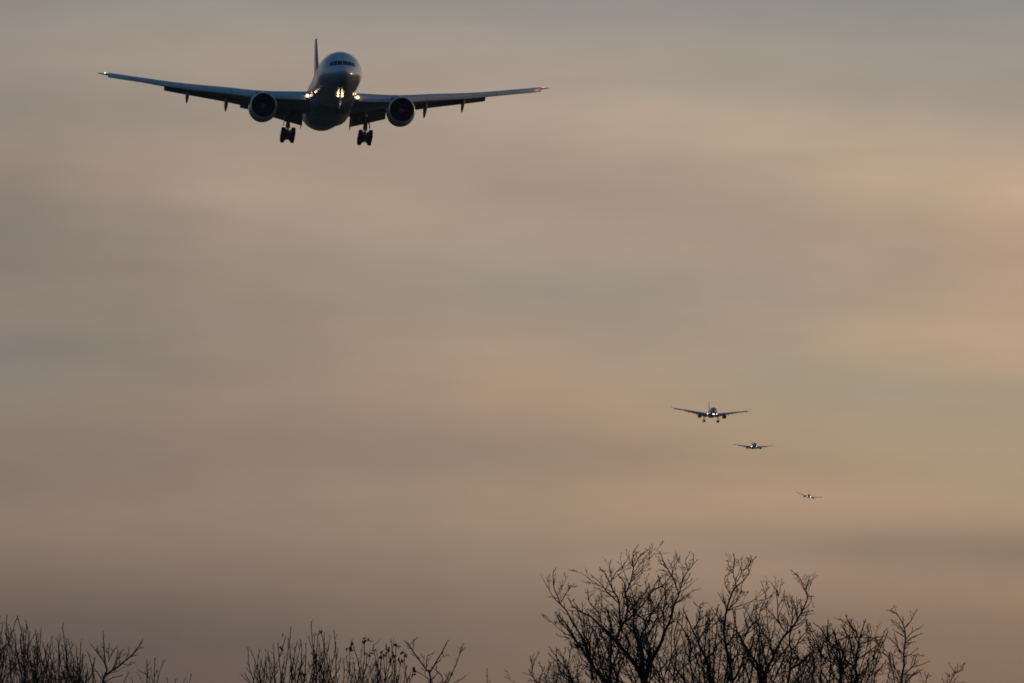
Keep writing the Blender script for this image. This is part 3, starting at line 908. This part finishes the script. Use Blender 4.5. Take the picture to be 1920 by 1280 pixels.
def sprout(tw, p, d, length, r, lvl, rng, st):
    """one twig with its forks: crooked, thinning, bending upwards"""
    n = max(2, min(7, int(length / st['seg']) + 1))
    pts = [p.copy()]; rad = [r]
    d = d.normalized(); seg = length / n
    zig = rvec(rng)
    for i in range(n):
        zig = (zig * -0.6 + rvec(rng) * .6)
        d = (d + zig * st['crook'] + Vector((0, 0, st['up']))).normalized()
        pts.append(pts[-1] + d * seg * rng.uniform(.8, 1.2)); rad.append(max(st['rmin'], r * (1 - 0.62 * (i + 1) / n)))
    if lvl >= 2 or length < .12:
        tw.tube(pts, rad, 3)
    else:
        tw.tube(pts, rad, 4)
    if lvl >= st['levels']:
        return
    kids = st['kids'][lvl]
    for k in range(kids):
        if rng.random() > st['keep']: continue
        u = (0.22 + 0.78 * (k + rng.random()) / kids)
        i = min(n - 1, int(u * n)); f = u * n - i
        q = pts[i].lerp(pts[i + 1], min(1, f))
        t = (pts[i + 1] - pts[i]).normalized()
        side = rvec(rng); side = (side - t * side.dot(t)).normalized()
        ang = rng.uniform(*st['ang'])
        dd = t * cos(ang) + side * sin(ang)
        L = length * rng.uniform(*st['ratio']) * (1.0 - .35 * u)
        if L < .025: continue
        sprout(tw, q, dd, L, max(st['rmin'], rad[i] * .66), lvl + 1, rng, st)


STYLE = {
    'crooked': dict(seg=.085, crook=.24, up=.06, rmin=.0042, levels=2, kids=(5, 3), keep=.70, ang=(.45, 1.0), ratio=(.25, .60), gap=.135, len=(.22, .82), r=.0098),
    'upright': dict(seg=.09, crook=.09, up=.14, rmin=.0042, levels=1, kids=(4,), keep=.6, ang=(.35, .9), ratio=(.2, .5), gap=.19, len=(.12, .6), r=.008),
    'fine': dict(seg=.06, crook=.22, up=.10, rmin=.0040, levels=2, kids=(4, 2), keep=.62, ang=(.35, .85), ratio=(.25, .55), gap=.12, len=(.13, .55), r=.0075),
}


def build_tree(name, label, cat, group, Y, base, tr, limbs, style, seed, boughs=3, leaves=None, mass=0, box=None):
    """limbs: 'crop r0 r1 x,y x,y ...' read off the photograph (radii in photo pixels); the trunk goes down to the ground"""
    rng = random.Random(seed)
    st = STYLE[style]
    k = Y / FPX                                        # metres per photo pixel at that distance
    foot = px2world(base[0], 1280, Y)
    fork = px2world(base[0], base[1], Y)
    ground = Vector((foot.x + rng.uniform(-.4, .4), Y + rng.uniform(-.3, .3), -0.25))
    rt = empty(name, Matrix.Translation((ground.x, ground.y, 0)))
    tag(rt, label, cat, group)
    off = -Vector((ground.x, ground.y, 0))
    mb = MB()
    H = fork.z
    pts = []; rad = []
    for i in range(15):
        u = i / 14
        p = ground.lerp(fork, u)
        w = sin(pi * u) * .16
        pts.append(p + Vector((w * sin(seed + 4 * u), w * cos(seed * 2 + 3 * u), 0)))
        rad.append(tr * k * (1.0 + 1.5 * (1 - u) ** 1.3 + (.9 * (1 - u / .12) ** 2 if u < .12 else 0)))
    mb.tube([p + off for p in pts], rad, 12)
    trunk = mb.build('trunk', MT['bark'], rt, sharp=0)
    lines = []
    limbs = list(limbs); n_main = len(limbs)
    if box:                                            # thin stems filling the foot of the crown
        n_main = len(limbs)
        for q in range(mass):
            x0 = base[0] + rng.gauss(0, 1) * (box[1] - box[0]) * .22
            x1 = rng.uniform(box[0], box[1]); y1 = rng.uniform(box[2], box[3])
            xm = x0 + (x1 - x0) * rng.uniform(.35, .8)
            limbs.append('p %.2f .7 %.1f,1292 %.1f,%.1f %.1f,%.1f' % (rng.uniform(1.3, 2.2), x0, xm, y1 + (1290 - y1) * rng.uniform(.35, .6), x1, y1))
    for li, L in enumerate(limbs):
        f = L.split()
        foot_stem = li >= n_main
        cx, cy, sc = CROPS[f[0]]
        r0, r1 = float(f[1]), float(f[2])
        pp = [tuple(map(float, q.split(','))) for q in f[3:]]
        pp = [(cx + a / sc, cy + b / sc) for a, b in pp]
        dep = rng.uniform(-1, 1) * .55
        d0 = 0.0
        par = None
        if lines:                                      # a limb that starts on an earlier one shares its depth there
            best = min(((Vector((pp[0][0] - a, pp[0][1] - b)).length, dd) for ln in lines for a, b, dd in ln), key=lambda e: e[0])
            if best[0] < 14: d0 = best[1]
        tot = 0; acc = [0]
        for a, b in zip(pp, pp[1:]):
            tot += Vector((b[0] - a[0], b[1] - a[1])).length; acc.append(tot)
        ln = []; P = []
        for (a, b), s_ in zip(pp, acc):
            dd = d0 + dep * s_ * k
            ln.append((a, b, dd)); P.append(px2world(a, b, Y + dd))
        if pp[0][1] > 1268 and d0 == 0:                # limbs that leave the frame at the bottom run down into the fork
            dn = Vector((pp[0][0] - pp[1][0], pp[0][1] - pp[1][1])).normalized()
            if fork.z < P[0].z - .15:
                mid = P[0].lerp(fork, .45) + Vector((dn.x * 25 * k, 0, 0))
                P = [fork.copy(), mid] + P
        lines.append(ln)
        sm = resample(P, .09)
        wob = Vector((0, 0, 0)); Q = []
        for i, p in enumerate(sm):
            wob = wob * .7 + rvec(rng) * .010
            Q.append(p + (wob if 0 < i < len(sm) - 1 else Vector((0, 0, 0))))
        m = len(Q)
        rr = [k * (.86 if r0 < 3 else .76) * (r0 + (r1 - r0) * (i / (m - 1)) ** .8) for i in range(m)]
        mb = MB(); mb.tube([p + off for p in Q], rr, 7 if r0 > 2.2 else 5)
        br = mb.build('branch', MT['bark'], rt, sharp=0)
        # side twigs
        tw = MB()
        cap = max(p.z for p in Q)
        fit = lambda z, L_, dz: L_ if z + L_ * max(.35, dz + .25) < cap + .05 else max(.05, (cap + .05 - z) / max(.35, dz + .25))
        length = sum((b - a).length for a, b in zip(Q, Q[1:]))
        nt_ = int(length / st['gap'] * (.55 if foot_stem else 1))
        for q in range(nt_):
            u = .08 + .92 * (q + rng.random()) / max(1, nt_)
            i = min(m - 2, int(u * (m - 1)))
            t = (Q[i + 1] - Q[i]).normalized()
            side = rvec(rng); side.y *= .8
            side = (side - t * side.dot(t)).normalized()
            ang = rng.uniform(*st['ang'])
            dd = t * cos(ang) + side * sin(ang)
            Lg = rng.uniform(*st['len']) * (1.05 - .88 * u) * (min(1, .45 + length / 2.2))
            Lg = fit(Q[i].z, Lg, dd.z)
            sprout(tw, Q[i] + off, dd, Lg, min(rr[i] * .7, st['r'] * (1.25 - .5 * u)), 0, rng, st)
        for q in range(3):                             # a little fan at the very end
            t = (Q[-1] - Q[max(-3, -m)]).normalized()
            sprout(tw, Q[-1] + off, t + rvec(rng) * .45, rng.uniform(.04, .09), max(st['rmin'], rr[-1] * .8), 2, rng, dict(st, levels=2))
        # heavier boughs low down, so that the crown closes towards the trunk
        for q in range(0 if foot_stem else (boughs + 1) // 2 if length > 1.2 else boughs // 4):
            u = rng.uniform(.05, .7)
            i = min(m - 2, int(u * (m - 1)))
            t = (Q[i + 1] - Q[i]).normalized()
            side = rvec(rng)
            if side.x * (fork.x - Q[i].x) < 0: side.x *= -1      # they fill the inside of the crown
            side = (side - t * side.dot(t)).normalized()
            ang = rng.uniform(.35, .8)
            dd = t * cos(ang) + side * sin(ang)
            sprout(tw, Q[i] + off, dd, fit(Q[i].z, rng.uniform(.75, 1.7) * (1.1 - u), dd.z), min(rr[i] * .7, .015), -1, rng,
                   dict(st, levels=st['levels'], kids={-1: 6, **{z: kk for z, kk in enumerate(st['kids'])}}, seg=.13, keep=.6))
        t_ = tw.build('twigs', MT['twig'], br, sharp=0)
        tag(t_, kind='stuff')
    if leaves:
        for lx, ly, num in leaves:
            cx, cy, sc = CROPS['b']
            for q in range(num):
                c = px2world(cx + lx / sc + rng.gauss(0, 2.2), cy + ly / sc + rng.gauss(0, 2.6), Y + rng.uniform(-.06, .06)) + off
                leaf(rt, c, rng)
    return rt


LEAF_MESH = []


def leaf(rt, c, rng):
    """withered leaf: a curled blade with a midrib fold and a short stalk"""
    if not LEAF_MESH:
        for v in range(4):
            r = random.Random(40 + v); mb = MB(); rows = []
            for i in range(6):
                u = i / 5; w = .034 * sin(pi * (0.08 + .9 * u)) ** .8 * r.uniform(.7, 1.2)
                z = -.10 * u + .02 * r.uniform(-1, 1); y = .035 * sin(2.5 * u + v)
                rows.append([(-w, y + .014, z), (0, y - .006, z), (w, y + .016 * r.uniform(.4, 1.5), z)])
            n = len(rows); vs = [p for q in rows for p in q]; fs = []
            for i in range(n - 1):
                for j in range(2): fs.append((3 * i + j, 3 * i + j + 1, 3 * i + j + 4, 3 * i + j + 3))
            mb.add(vs, fs); mb.tube([(0, .0, .06), (0, .0, .02), rows[0][1]], .004, 4)
            LEAF_MESH.append(mb.mesh('dead_leaf', MT['leaf'], sharp=0))
    o = bpy.data.objects.new('dead_leaf', rng.choice(LEAF_MESH))
    C.objects.link(o); o.parent = rt; o.location = c
    o.rotation_euler = (rng.uniform(-1.2, 1.2), rng.uniform(-1.0, 1.0), rng.uniform(0, 6.28))
    s_ = rng.uniform(.55, 1.0); o.scale = (s_, s_, s_)


GT = 'bare trees along the bottom'
GL = 'bare bushes with upright shoots'

# --- the big crown right of the middle
build_tree('bare_tree', 'tallest bare tree, wide crown of heavy crooked black limbs right of the middle', 'tree', GT, 222, (1207, 1300), 10.5, [
    'c 9 4.5 1085,1280 1062,1150 1065,1030 1040,930 1005,860',
    'c 7 2.2 1078,1278 1045,1200 1000,1110 930,1020 830,905 700,780 600,682',
    'c 2.2 .9 600,682 500,635 440,582 410,530',
    'c 6.5 3 1080,1275 1052,1200 1010,1130 950,1040 850,930 790,850 715,790',
    'c 4.2 1.6 830,900 868,780 920,720 1000,650 1080,560 1150,462',
    'c 1.7 .8 1150,462 1240,412 1292,362 1330,300',
    'c 3.2 1.2 880,800 862,680 845,550 800,450 772,380 722,290 695,265',
    'c 2.6 1.1 910,730 935,620 915,480 905,390 855,325',
    'c 2.0 .8 915,480 960,380 985,262 980,112 1018,62',
    'c 1.3 .7 985,250 1040,150 1092,110',
    'c 1.2 .7 775,375 830,290 900,222 930,178',
    'c 1.6 .7 845,560 760,480 700,400 620,325',
    'c 8 3.4 1088,1278 1102,1215 1128,1120 1160,1035 1230,920 1270,800',
    'c 3.6 1.7 1268,805 1312,700 1350,580 1385,492',
    'c 1.7 .8 1385,492 1430,362 1472,280 1515,230 1520,150',
    'c 1.0 .6 1472,280 1450,182 1482,130',
    'c 1.9 .8 1385,492 1330,332 1262,230 1218,118',
    'c 1.1 .7 1330,332 1340,242 1382,190',
    'c 2.0 .9 1255,822 1250,650 1270,480 1210,345',
    'c 2.2 .9 1110,905 1090,722 1180,620 1262,482 1332,402',
    'c 2.0 .8 1085,722 1010,650 960,560 920,490',
    'c 4 1.6 1060,1040 1010,900 960,800 900,740',
    'c 2.4 .9 1040,950 1060,830 1110,760 1140,640 1120,400',
    'c 2.2 .9 1020,900 985,760 1000,600 960,420',
    'c 2.2 .8 1270,800 1330,740 1380,690 1390,640',
    'c 1.3 .7 1360,570 1420,530 1460,500',
    'c 2.4 .9 1120,1120 1130,980 1110,870 1160,760 1230,640',
    'c 2.4 .9 930,1020 950,900 880,800 850,700 800,640',
    'c 1.8 .8 700,785 690,690 650,620 590,560 580,460',
    'c 1.5 .7 780,860 785,740 740,620',
], 'crooked', 11, boughs=5, mass=16, box=(1105, 1300, 1090, 1190))

build_tree('bare_tree', 'bare tree with long limbs sweeping left from below the tallest crown', 'tree', GT, 219, (1143, 1315), 6.5, [
    'c 5.5 2.6 772,1282 700,1222 620,1122 540,1000 470,890',
    'c 2.6 .9 470,890 400,762 350,702 298,658',
    'c 3.4 1.5 625,1120 542,900 460,772 390,652 330,572',
    'c 1.5 .7 330,572 318,528 275,420 270,302 290,270',
    'c 1.2 .7 342,560 400,462 430,405 462,425',
    'c 5 2.2 775,1270 785,1050 782,852',
    'c 2.2 .9 782,852 780,702 750,622',
    'c 3 1.1 710,1160 668,950 655,832 580,765',
    'c 1.8 .8 470,900 400,800 330,740 300,660',
    'c 1.6 .8 450,1250 410,1110 432,960 420,890 385,875',
    'c 2 .8 560,1030 500,960 460,930 470,880',
    'c 2.2 .8 660,1180 600,1060 590,940 540,840 520,740 480,600',
    'c 1.8 .8 700,1200 640,1050 660,900 620,800 560,690',
    'c 2.2 .9 780,1150 840,1040 850,940 830,830',
], 'crooked', 12, boughs=5, mass=13, box=(1070, 1200, 1125, 1215))

build_tree('bare_tree', 'small bare tree with loose forked twigs, at the left end of the big clump', 'tree', GT, 214, (1068, 1330), 3.2, [
    'c 2.6 1.2 445,1280 400,1162 322,1082',
    'c 1.4 .7 322,1082 272,1002 250,970',
    'c 2 .8 440,1270 370,1230 320,1130 300,1090',
    'c 1.6 .7 150,1282 82,1192 75,1062',
    'c 1.1 .7 82,1192 108,1072 135,1022',
    'c 1.6 .7 148,1282 180,1182 152,1112',
    'c 1.5 .7 230,1282 200,1230 225,1170 250,1110',
    'c 1.8 .7 500,1282 480,1180 500,1080 490,1040',
    'c 1.4 .7 300,1282 290,1230 330,1170 290,1140',
], 'crooked', 13, boughs=2, mass=5, box=(1030, 1100, 1215, 1255))

# --- middle of the right-hand clump
build_tree('bare_tree', 'bare tree with thin crossing limbs, just right of the tallest crown', 'tree', GT, 226, (1331, 1310), 5.5, [
    'd 5 3 352,1282 320,1082 268,962',
    'd 3 1.2 268,962 200,802 150,692 108,612',
    'd 1.8 .8 200,782 242,702 262,582 215,552',
    'd 2.2 .9 240,882 322,752 412,632 425,570',
    'd 2.4 .9 310,1050 390,990 440,900 500,850',
    'd 3.2 1.0 10,1282 60,1170 170,1082 260,1010',
    'd 2.6 .9 20,1240 40,1030 20,840 70,640',
    'd 2.4 .9 160,1080 170,900 110,800 60,720',
    'd 1.6 .7 262,590 262,560 285,540',
    'd 2.0 .8 300,1040 300,900 330,760 320,620',
    'd 2.0 .8 130,1282 110,1120 130,960 180,860',
    'd 2.0 .8 260,1282 250,1130 210,1000 230,870',
], 'crooked', 14, boughs=5, mass=13, box=(1262, 1355, 1140, 1205))

build_tree('bare_tree', 'slim bare tree with a straight leader topped by a loose curled fork', 'tree', GT, 223, (1372, 1305), 5, [
    'd 4.6 2.6 556,1282 540,1102 500,952 480,802 492,652',
    'd 2.5 1.3 492,652 540,482 590,392 660,332',
    'd 1.3 .7 660,332 718,252 704,202 762,128',
    'd 1.2 .7 590,392 580,332 555,232 525,192 520,165',
    'd 1.0 .6 556,235 570,182 570,100',
    'd 1.1 .6 600,342 640,242 640,150',
    'd 1.0 .6 640,242 700,207 730,130',
    'd 1.2 .7 546,474 490,372 490,302 522,264',
    'd 1.4 .7 512,608 580,542 632,452 642,372',
    'd 1.2 .7 506,582 460,512 434,460',
    'd 1.2 .7 636,455 640,420 660,440',
    'd 1.6 .8 490,700 440,690 415,640 425,570',
    'd 2 .8 500,940 560,860 600,790 575,690 560,600',
    'd 2 .8 540,1100 600,1010 640,900 650,840',
    'd 1.8 .8 495,900 440,850 420,760 400,700',
], 'crooked', 15, boughs=4, mass=11, box=(1335, 1420, 1135, 1205))

build_tree('bare_tree', 'bare tree forking low into a wide V, right of the slim straight one', 'tree', GT, 220, (1427, 1300), 6, [
    'd 4.4 2.2 812,1262 782,1092 700,1002 650,902 600,802',
    'd 1.8 .8 600,802 540,760 480,742 440,700',
    'd 2.4 1.2 672,850 732,752 800,692',
    'd 1.3 .7 800,692 822,582 860,502 850,412 826,352',
    'd .9 .6 858,508 892,488',
    'd 1.4 .7 690,770 692,740 670,660 695,570',
    'd 5 2.6 828,1262 900,1102 940,1022 1000,902 1050,830',
    'd 2.6 1.4 1050,830 1130,732 1200,612 1250,482',
    'd 1.4 .7 1250,482 1182,312 1113,250',
    'd 1.1 .7 1250,482 1245,392 1267,308',
    'd 1.0 .6 1255,480 1292,470 1285,520 1210,610',
    'd 1.6 .8 1042,802 978,672 975,522 962,402 930,372',
    'd 1.1 .6 984,482 1000,382 1012,338',
    'd 1.3 .7 1110,732 1112,562 1095,472',
    'd 1.3 .7 1150,700 1160,600 1150,500',
    'd 1.2 .7 1180,650 1230,620 1285,612',
    'd 1.8 .8 930,1020 880,880 800,740 790,690',
    'd 1.8 .8 940,1010 900,860 880,700 870,610',
    'd 1.8 .8 760,1080 700,960 620,860 590,840',
    'd 1.6 .7 1060,820 1070,700 1010,640',
    'd 1.8 .8 900,1100 990,1030 1060,960',
], 'crooked', 16, boughs=5, mass=13, box=(1385, 1495, 1130, 1205))

build_tree('bare_tree', 'bare tree of thin upright stems beside the wide V', 'tree', GT, 217, (1480, 1320), 4, [
    'd 3.4 1.8 1062,1282 1102,1002 1082,902 1102,762',
    'd 1.7 .8 1102,762 1160,740 1215,690',
    'd 2.4 1 1085,1160 1200,1082 1310,982',
    'd 1.5 .7 1200,1082 1102,962 1042,902 1020,880',
    'd 1.7 .8 1132,1002 1162,902 1252,790 1310,800',
    'd 1.4 .7 1252,790 1245,710',
    'd 2 .8 1040,1282 1010,1150 1030,1010 1010,930',
    'd 2 .8 1180,1282 1150,1180 1230,1110 1240,1020',
    'd 1.3 .7 1310,982 1280,920 1265,870',
], 'crooked', 17, boughs=3, mass=9, box=(1465, 1545, 1165, 1230))

# --- the right-hand end
build_tree('bare_tree', 'dense bare tree with the thickest tangle, left in the right-hand thicket', 'tree', GT, 216, (1574, 1310), 5, [
    'e 4 2 342,790 345,602 330,480 290,342',
    'e 2.4 .9 340,640 252,432 162,302 125,270',
    'e 2.2 .9 180,790 182,552 140,420 60,262',
    'e 1.8 .8 250,790 262,600 230,420 240,245',
    'e 1.8 .8 120,500 50,552 0,622',
    'e 2.2 .9 345,620 380,480 400,360 370,290',
    'e 2 .8 100,790 130,640 90,460 70,400',
    'e 1.8 .8 340,700 420,600 440,480',
    'e 1.5 .7 300,420 380,390 440,380',
    'e 1.5 .7 130,490 120,400 60,330 55,250',
    'e 1.8 .8 40,790 80,700 60,600 80,560',
    'e 1.8 .8 180,560 200,440 290,330',
    'e 1.5 .7 10,760 60,720 140,650 170,600',
], 'crooked', 18, boughs=6, mass=7, box=(1500, 1600, 1165, 1225))

build_tree('bare_tree', 'bare tree with a rounded fan of twigs in the middle of the right-hand thicket', 'tree', GT, 221, (1608, 1308), 5, [
    'e 4 2.2 492,790 470,652 390,572 330,422',
    'e 3 1.1 472,602 492,482 510,382 562,242',
    'e 2 .8 482,582 602,502 682,432',
    'e 1.7 .8 492,352 430,272 402,215',
    'e 1.3 .7 472,600 440,470 430,400 360,290',
    'e 1.5 .7 512,382 580,340 580,280',
    'e 1.9 .8 560,790 600,682 640,640 690,472 750,342',
    'e 1.2 .7 688,470 640,400 650,390',
    'e 1.5 .7 500,480 520,440 600,420 660,380',
    'e 1.8 .8 430,790 440,690 400,620',
    'e 1.8 .8 640,790 640,720 700,640 730,600',
    'e 1.5 .7 480,400 460,340 440,290',
], 'crooked', 19, boughs=5, mass=7, box=(1575, 1665, 1165, 1230))

build_tree('bare_tree', 'slender bare tree with a straight stem and stepped side twigs, far right of the thicket', 'tree', GT, 213, (1690, 1312), 4, [
    'e 3.4 1.5 870,790 886,602 902,422 896,302',
    'e 1.6 .7 896,302 852,202 790,152 765,155',
    'e 1.1 .7 902,298 952,242 992,162',
    'e 1.0 .6 895,340 842,272 795,245',
    'e 1.2 .7 908,402 960,342 1042,295',
    'e 1.2 .7 905,430 950,390 1025,355',
    'e 1.2 .7 896,380 850,350 820,332',
    'e 1.4 .7 884,530 832,462 775,402',
    'e 1.3 .7 893,550 942,530 992,488',
    'e 1.6 .7 890,702 970,622 1002,522 1040,542',
    'e 1.2 .7 960,640 1030,620 1088,598',
    'e 1.8 .8 812,790 800,702 752,562 690,510',
    'e 1.2 .7 770,600 770,520 720,490',
    'e 1.6 .7 900,780 950,720 1010,690',
    'e 1.1 .6 780,152 800,125',
    'e 1.3 .7 862,520 840,440 815,370',
], 'crooked', 20, boughs=0, mass=5, box=(1660, 1715, 1210, 1255))

build_tree('bare_sapling', 'single broken twig tip poking up right of the thicket', 'tree', GT, 211, (1736, 1330), 1.6, [
    'e 1.4 .8 1072,790 1100,690 1110,720'], 'crooked', 21, boughs=0)
build_tree('bare_sapling', 'low forked bare sapling standing alone at the far right', 'tree', GT, 209, (1770, 1335), 2.2, [
    'e 1.9 1 1262,790 1330,692',
    'e 1.1 .7 1330,692 1392,655 1402,612',
    'e 1.0 .6 1328,694 1312,660 1285,625',
    'e .9 .6 1300,725 1262,700',
    'e .9 .6 1350,680 1352,635',
    'e 1.2 .6 1300,790 1340,735',
    'e 1.0 .6 1330,790 1395,768',
    'e 1.0 .6 1230,790 1225,755',
], 'crooked', 22, boughs=0)

# --- the bushes left of the middle: pollard heads of upright shoots
def shoots(tips, heads, spread=.35, r0=2.0, crop='b', cross=0.0):
    """each shoot climbs in a slight bow from the nearest head to its tip"""
    out = []
    cx, cy, sc = CROPS[crop]
    rng = random.Random(len(tips) * 7 + int(heads[0]))
    for i, (x, y) in enumerate(tips):
        h = min(heads, key=lambda q: abs(q - x))
        yb = (1292 - cy) * sc
        bx = h + (x - h) * spread + rng.gauss(0, 1) * 8 + rng.gauss(0, 1) * cross * (yb - y) * .3
        lean = rng.uniform(.25, .6)
        m1 = bx + (x - bx) * lean + rng.gauss(0, 5)
        m2 = bx + (x - bx) * min(.95, lean + .35) + rng.gauss(0, 4)
        out.append('%s %.2f %.2f %.1f,%.1f %.1f,%.1f %.1f,%.1f %.1f,%.1f' % (crop, r0 * (0.8 + .3 * ((i * 7) % 5) / 5), .75, bx, yb, m1, y + (yb - y) * .62, m2, y + (yb - y) * .3, x, y))
    return out


build_tree('coppiced_bush', 'bush of fine upright shoots, leftmost of the middle clump', 'bush', GL, 205, (506, 1365), 4, shoots(
    [(95, 485), (135, 305), (160, 315), (215, 310), (280, 320), (250, 450), (315, 275), (185, 420), (230, 400), (350, 265), (380, 420), (120, 480), (300, 430), (395, 400)], (210, 330), .3, 1.8, 'b', .35), 'upright', 31, boughs=1)
build_tree('coppiced_bush', 'bush with the tallest upright shoots of the middle clump', 'bush', GL, 207, (590, 1365), 5, shoots(
    [(402, 215), (425, 230), (442, 155), (485, 250), (515, 240), (460, 360), (575, 220), (592, 105), (615, 200), (640, 185), (660, 180), (682, 190), (725, 205), (755, 175), (762, 260), (782, 298), (550, 265),
     (520, 380), (700, 300), (630, 300), (550, 350), (440, 420), (600, 320), (665, 330), (720, 360), (800, 365)], (425, 490, 610, 680), .35, 1.65, 'b', .4), 'upright', 32, boughs=2)
build_tree('coppiced_bush', 'bush of stiff shoots still holding withered leaves at its tips', 'bush', GL, 203, (700, 1365), 5, shoots(
    [(825, 370), (845, 355), (868, 290), (885, 245), (950, 310), (975, 225), (992, 330), (1045, 320), (1065, 340), (1105, 330), (1130, 272), (1165, 250), (1200, 270), (1225, 370), (1255, 315), (1275, 430),
     (1145, 310), (1180, 330), (900, 400), (930, 370), (1015, 430), (1325, 450), (1090, 350)], (870, 950, 1075, 1170, 1240), .4, 1.6, 'b', .4), 'upright', 33, boughs=2,
    leaves=[(865, 285, 4), (885, 243, 1), (975, 222, 4), (1000, 225, 2), (1047, 316, 2), (1130, 272, 2), (1142, 300, 2), (1203, 265, 4), (1180, 325, 3), (1178, 370, 3), (1255, 315, 2), (1275, 330, 2), (1230, 362, 2),
            (992, 325, 2), (1105, 330, 4), (1322, 435, 4), (1335, 465, 2), (658, 155, 3), (396, 185, 1), (372, 282, 2), (1070, 385, 3), (450, 430, 2), (520, 455, 2)])
build_tree('bare_sapling', 'forked bare sapling with a Y of knobbly twigs beside the leafy-tipped bush', 'tree', GT, 208, (806, 1320), 3, [
    'b 3.0 2 1446,545 1441,460',
    'b 2.0 .9 1441,460 1360,362 1302,282 1265,238',
    'b 2.0 .9 1441,462 1500,362 1566,240',
    'b 1.1 .7 1418,425 1418,380 1430,335 1462,328',
    'b 1.0 .6 1305,290 1300,262 1340,225',
    'b 1.0 .6 1320,300 1325,240',
    'b 1.2 .7 1442,520 1380,470 1360,460',
    'b 1.4 .7 1445,530 1500,470 1490,430',
    'b 1.5 .7 1560,545 1620,422 1680,265',
    'b 1.1 .7 1530,545 1580,470',
    'b .9 .6 1655,320 1690,290',
    'b 1.0 .6 1600,545 1690,495',
    'b .9 .6 1530,310 1545,350 1560,330',
    'b 1.3 .7 1500,545 1540,500 1470,430',
], 'fine', 34, boughs=0)
build_tree('bare_sapling', 'single short bare twig tip alone in the gap left of the big clump', 'tree', GT, 206, (912, 1335), 1.5, [
    'b 1.3 .7 1853,545 1857,500 1855,450'], 'fine', 35, boughs=0)

# --- the left end
build_tree('bare_tree', 'dense bare tree of upright fine twigs cut off by the left edge', 'tree', GT, 212, (14, 1345), 6, shoots(
    [(0, 130), (20, 190), (60, 130), (45, 260), (75, 242), (100, 240), (125, 262), (155, 128), (165, 155), (190, 235), (205, 240), (235, 178), (245, 210), (180, 330), (215, 310), (265, 300), (20, 330), (95, 400), (140, 360), (60, 420), (0, 280), (-60, 220), (-120, 300), (250, 400)], (0, 60, 130, 200), .5, 1.55, 'a', .7), 'fine', 41, boughs=1)
build_tree('bare_tree', 'bare tree of thin twigs with one long shoot, second from the left edge', 'tree', GT, 210, (75, 1345), 5, shoots(
    [(300, 300), (335, 290), (320, 260), (370, 242), (350, 320), (430, 370), (465, 315), (440, 400), (520, 320), (540, 300), (566, 203), (530, 380), (595, 335), (617, 350), (390, 380), (410, 420), (290, 420), (560, 400), (480, 460), (360, 460), (330, 400)], (310, 400, 470, 540), .5, 1.5, 'a', .7), 'fine', 42, boughs=1)
build_tree('bare_tree', 'low twiggy bare tree between the long shoot and the lone spreading tree', 'tree', GT, 209, (140, 1345), 4, shoots(
    [(600, 440), (650, 385), (690, 400), (728, 348), (640, 480), (700, 500), (745, 480), (795, 455), (780, 560), (830, 580), (660, 550), (610, 530), (850, 515), (740, 580)], (620, 690, 770), .5, 1.6, 'a', .6), 'fine', 43, boughs=1)
build_tree('bare_tree', 'small bare tree with a long branch leaning right, ending the left clump', 'tree', GT, 214, (193, 1320), 4.2, [
    'a 3.8 2.2 928,730 960,602 945,540',
    'a 1.6 .8 945,542 882,452 825,378',
    'a 1.7 .8 945,522 936,372 930,270',
    'a 2.6 1.2 950,650 1010,600 1100,542 1200,452 1276,345',
    'a 1.2 .7 975,520 1035,412 1050,400',
    'a 1.1 .7 980,490 985,380',
    'a 1.1 .7 1100,542 1160,560 1200,535',
    'a 1.2 .7 1060,500 1100,430',
    'a 1.0 .6 1150,480 1160,420',
    'a 1.0 .6 1180,480 1215,470',
    'a 1.6 .8 940,710 1010,670 1080,655',
    'a 1.5 .8 935,720 880,620 840,570 850,515',
    'a 1.2 .7 890,460 880,420',
    'a 1.2 .7 1010,600 1050,520 1060,440',
    'a 1.4 .7 1110,730 1130,680 1150,640',
], 'fine', 44, boughs=0)
build_tree('bare_sapling', 'short spiky bare sapling right of the lone spreading tree', 'tree', GT, 207, (283, 1335), 2.4, [
    'a 2.2 .9 1322,730 1316,640 1322,525',
    'a 1.0 .6 1318,640 1262,612',
    'a 1.0 .6 1318,610 1350,590',
    'a 1.4 .7 1388,730 1385,620 1392,520',
    'a 1.4 .7 1415,730 1440,630 1466,535',
    'a 1.0 .6 1320,570 1340,545',
    'a 1.1 .6 1200,730 1190,690',
    'a .9 .6 1388,650 1410,620',
], 'fine', 45, boughs=0)
build_tree('bare_sapling', 'lowest bare twig tips just showing at the bottom, between the two left clumps', 'tree', GT, 205, (338, 1345), 2, [
    'a 1.2 .6 1510,740 1505,690',
    'a 1.2 .6 1580,740 1580,700',
    'a 1.2 .6 1650,740 1660,690',
    'a 1.3 .6 1690,740 1718,660',
], 'fine', 46, boughs=0)

# ------------------------------------------------------------------ the air: one even volume round everything
def build_haze(density):
    mb = MB()
    x, y0, y1, z0, z1 = 27500, -27500, 27500, -1.2, 1180
    mb.box((0, (y0 + y1) / 2, (z0 + z1) / 2), (2 * x, y1 - y0, z1 - z0))
    m = bpy.data.materials.new('pale_dusk_air'); m.use_nodes = True
    t = m.node_tree; t.nodes.clear()
    v = t.nodes.new('ShaderNodeVolumePrincipled')
    v.inputs['Color'].default_value = (0.80, 0.86, 0.97, 1)
    v.inputs['Density'].default_value = density
    v.inputs['Anisotropy'].default_value = 0.0
    o = t.nodes.new('ShaderNodeOutputMaterial'); t.links.new(v.outputs[0], o.inputs['Volume'])
    h = mb.build('haze', m, smooth=False)
    tag(h, kind='stuff')


build_haze(2.4e-5)
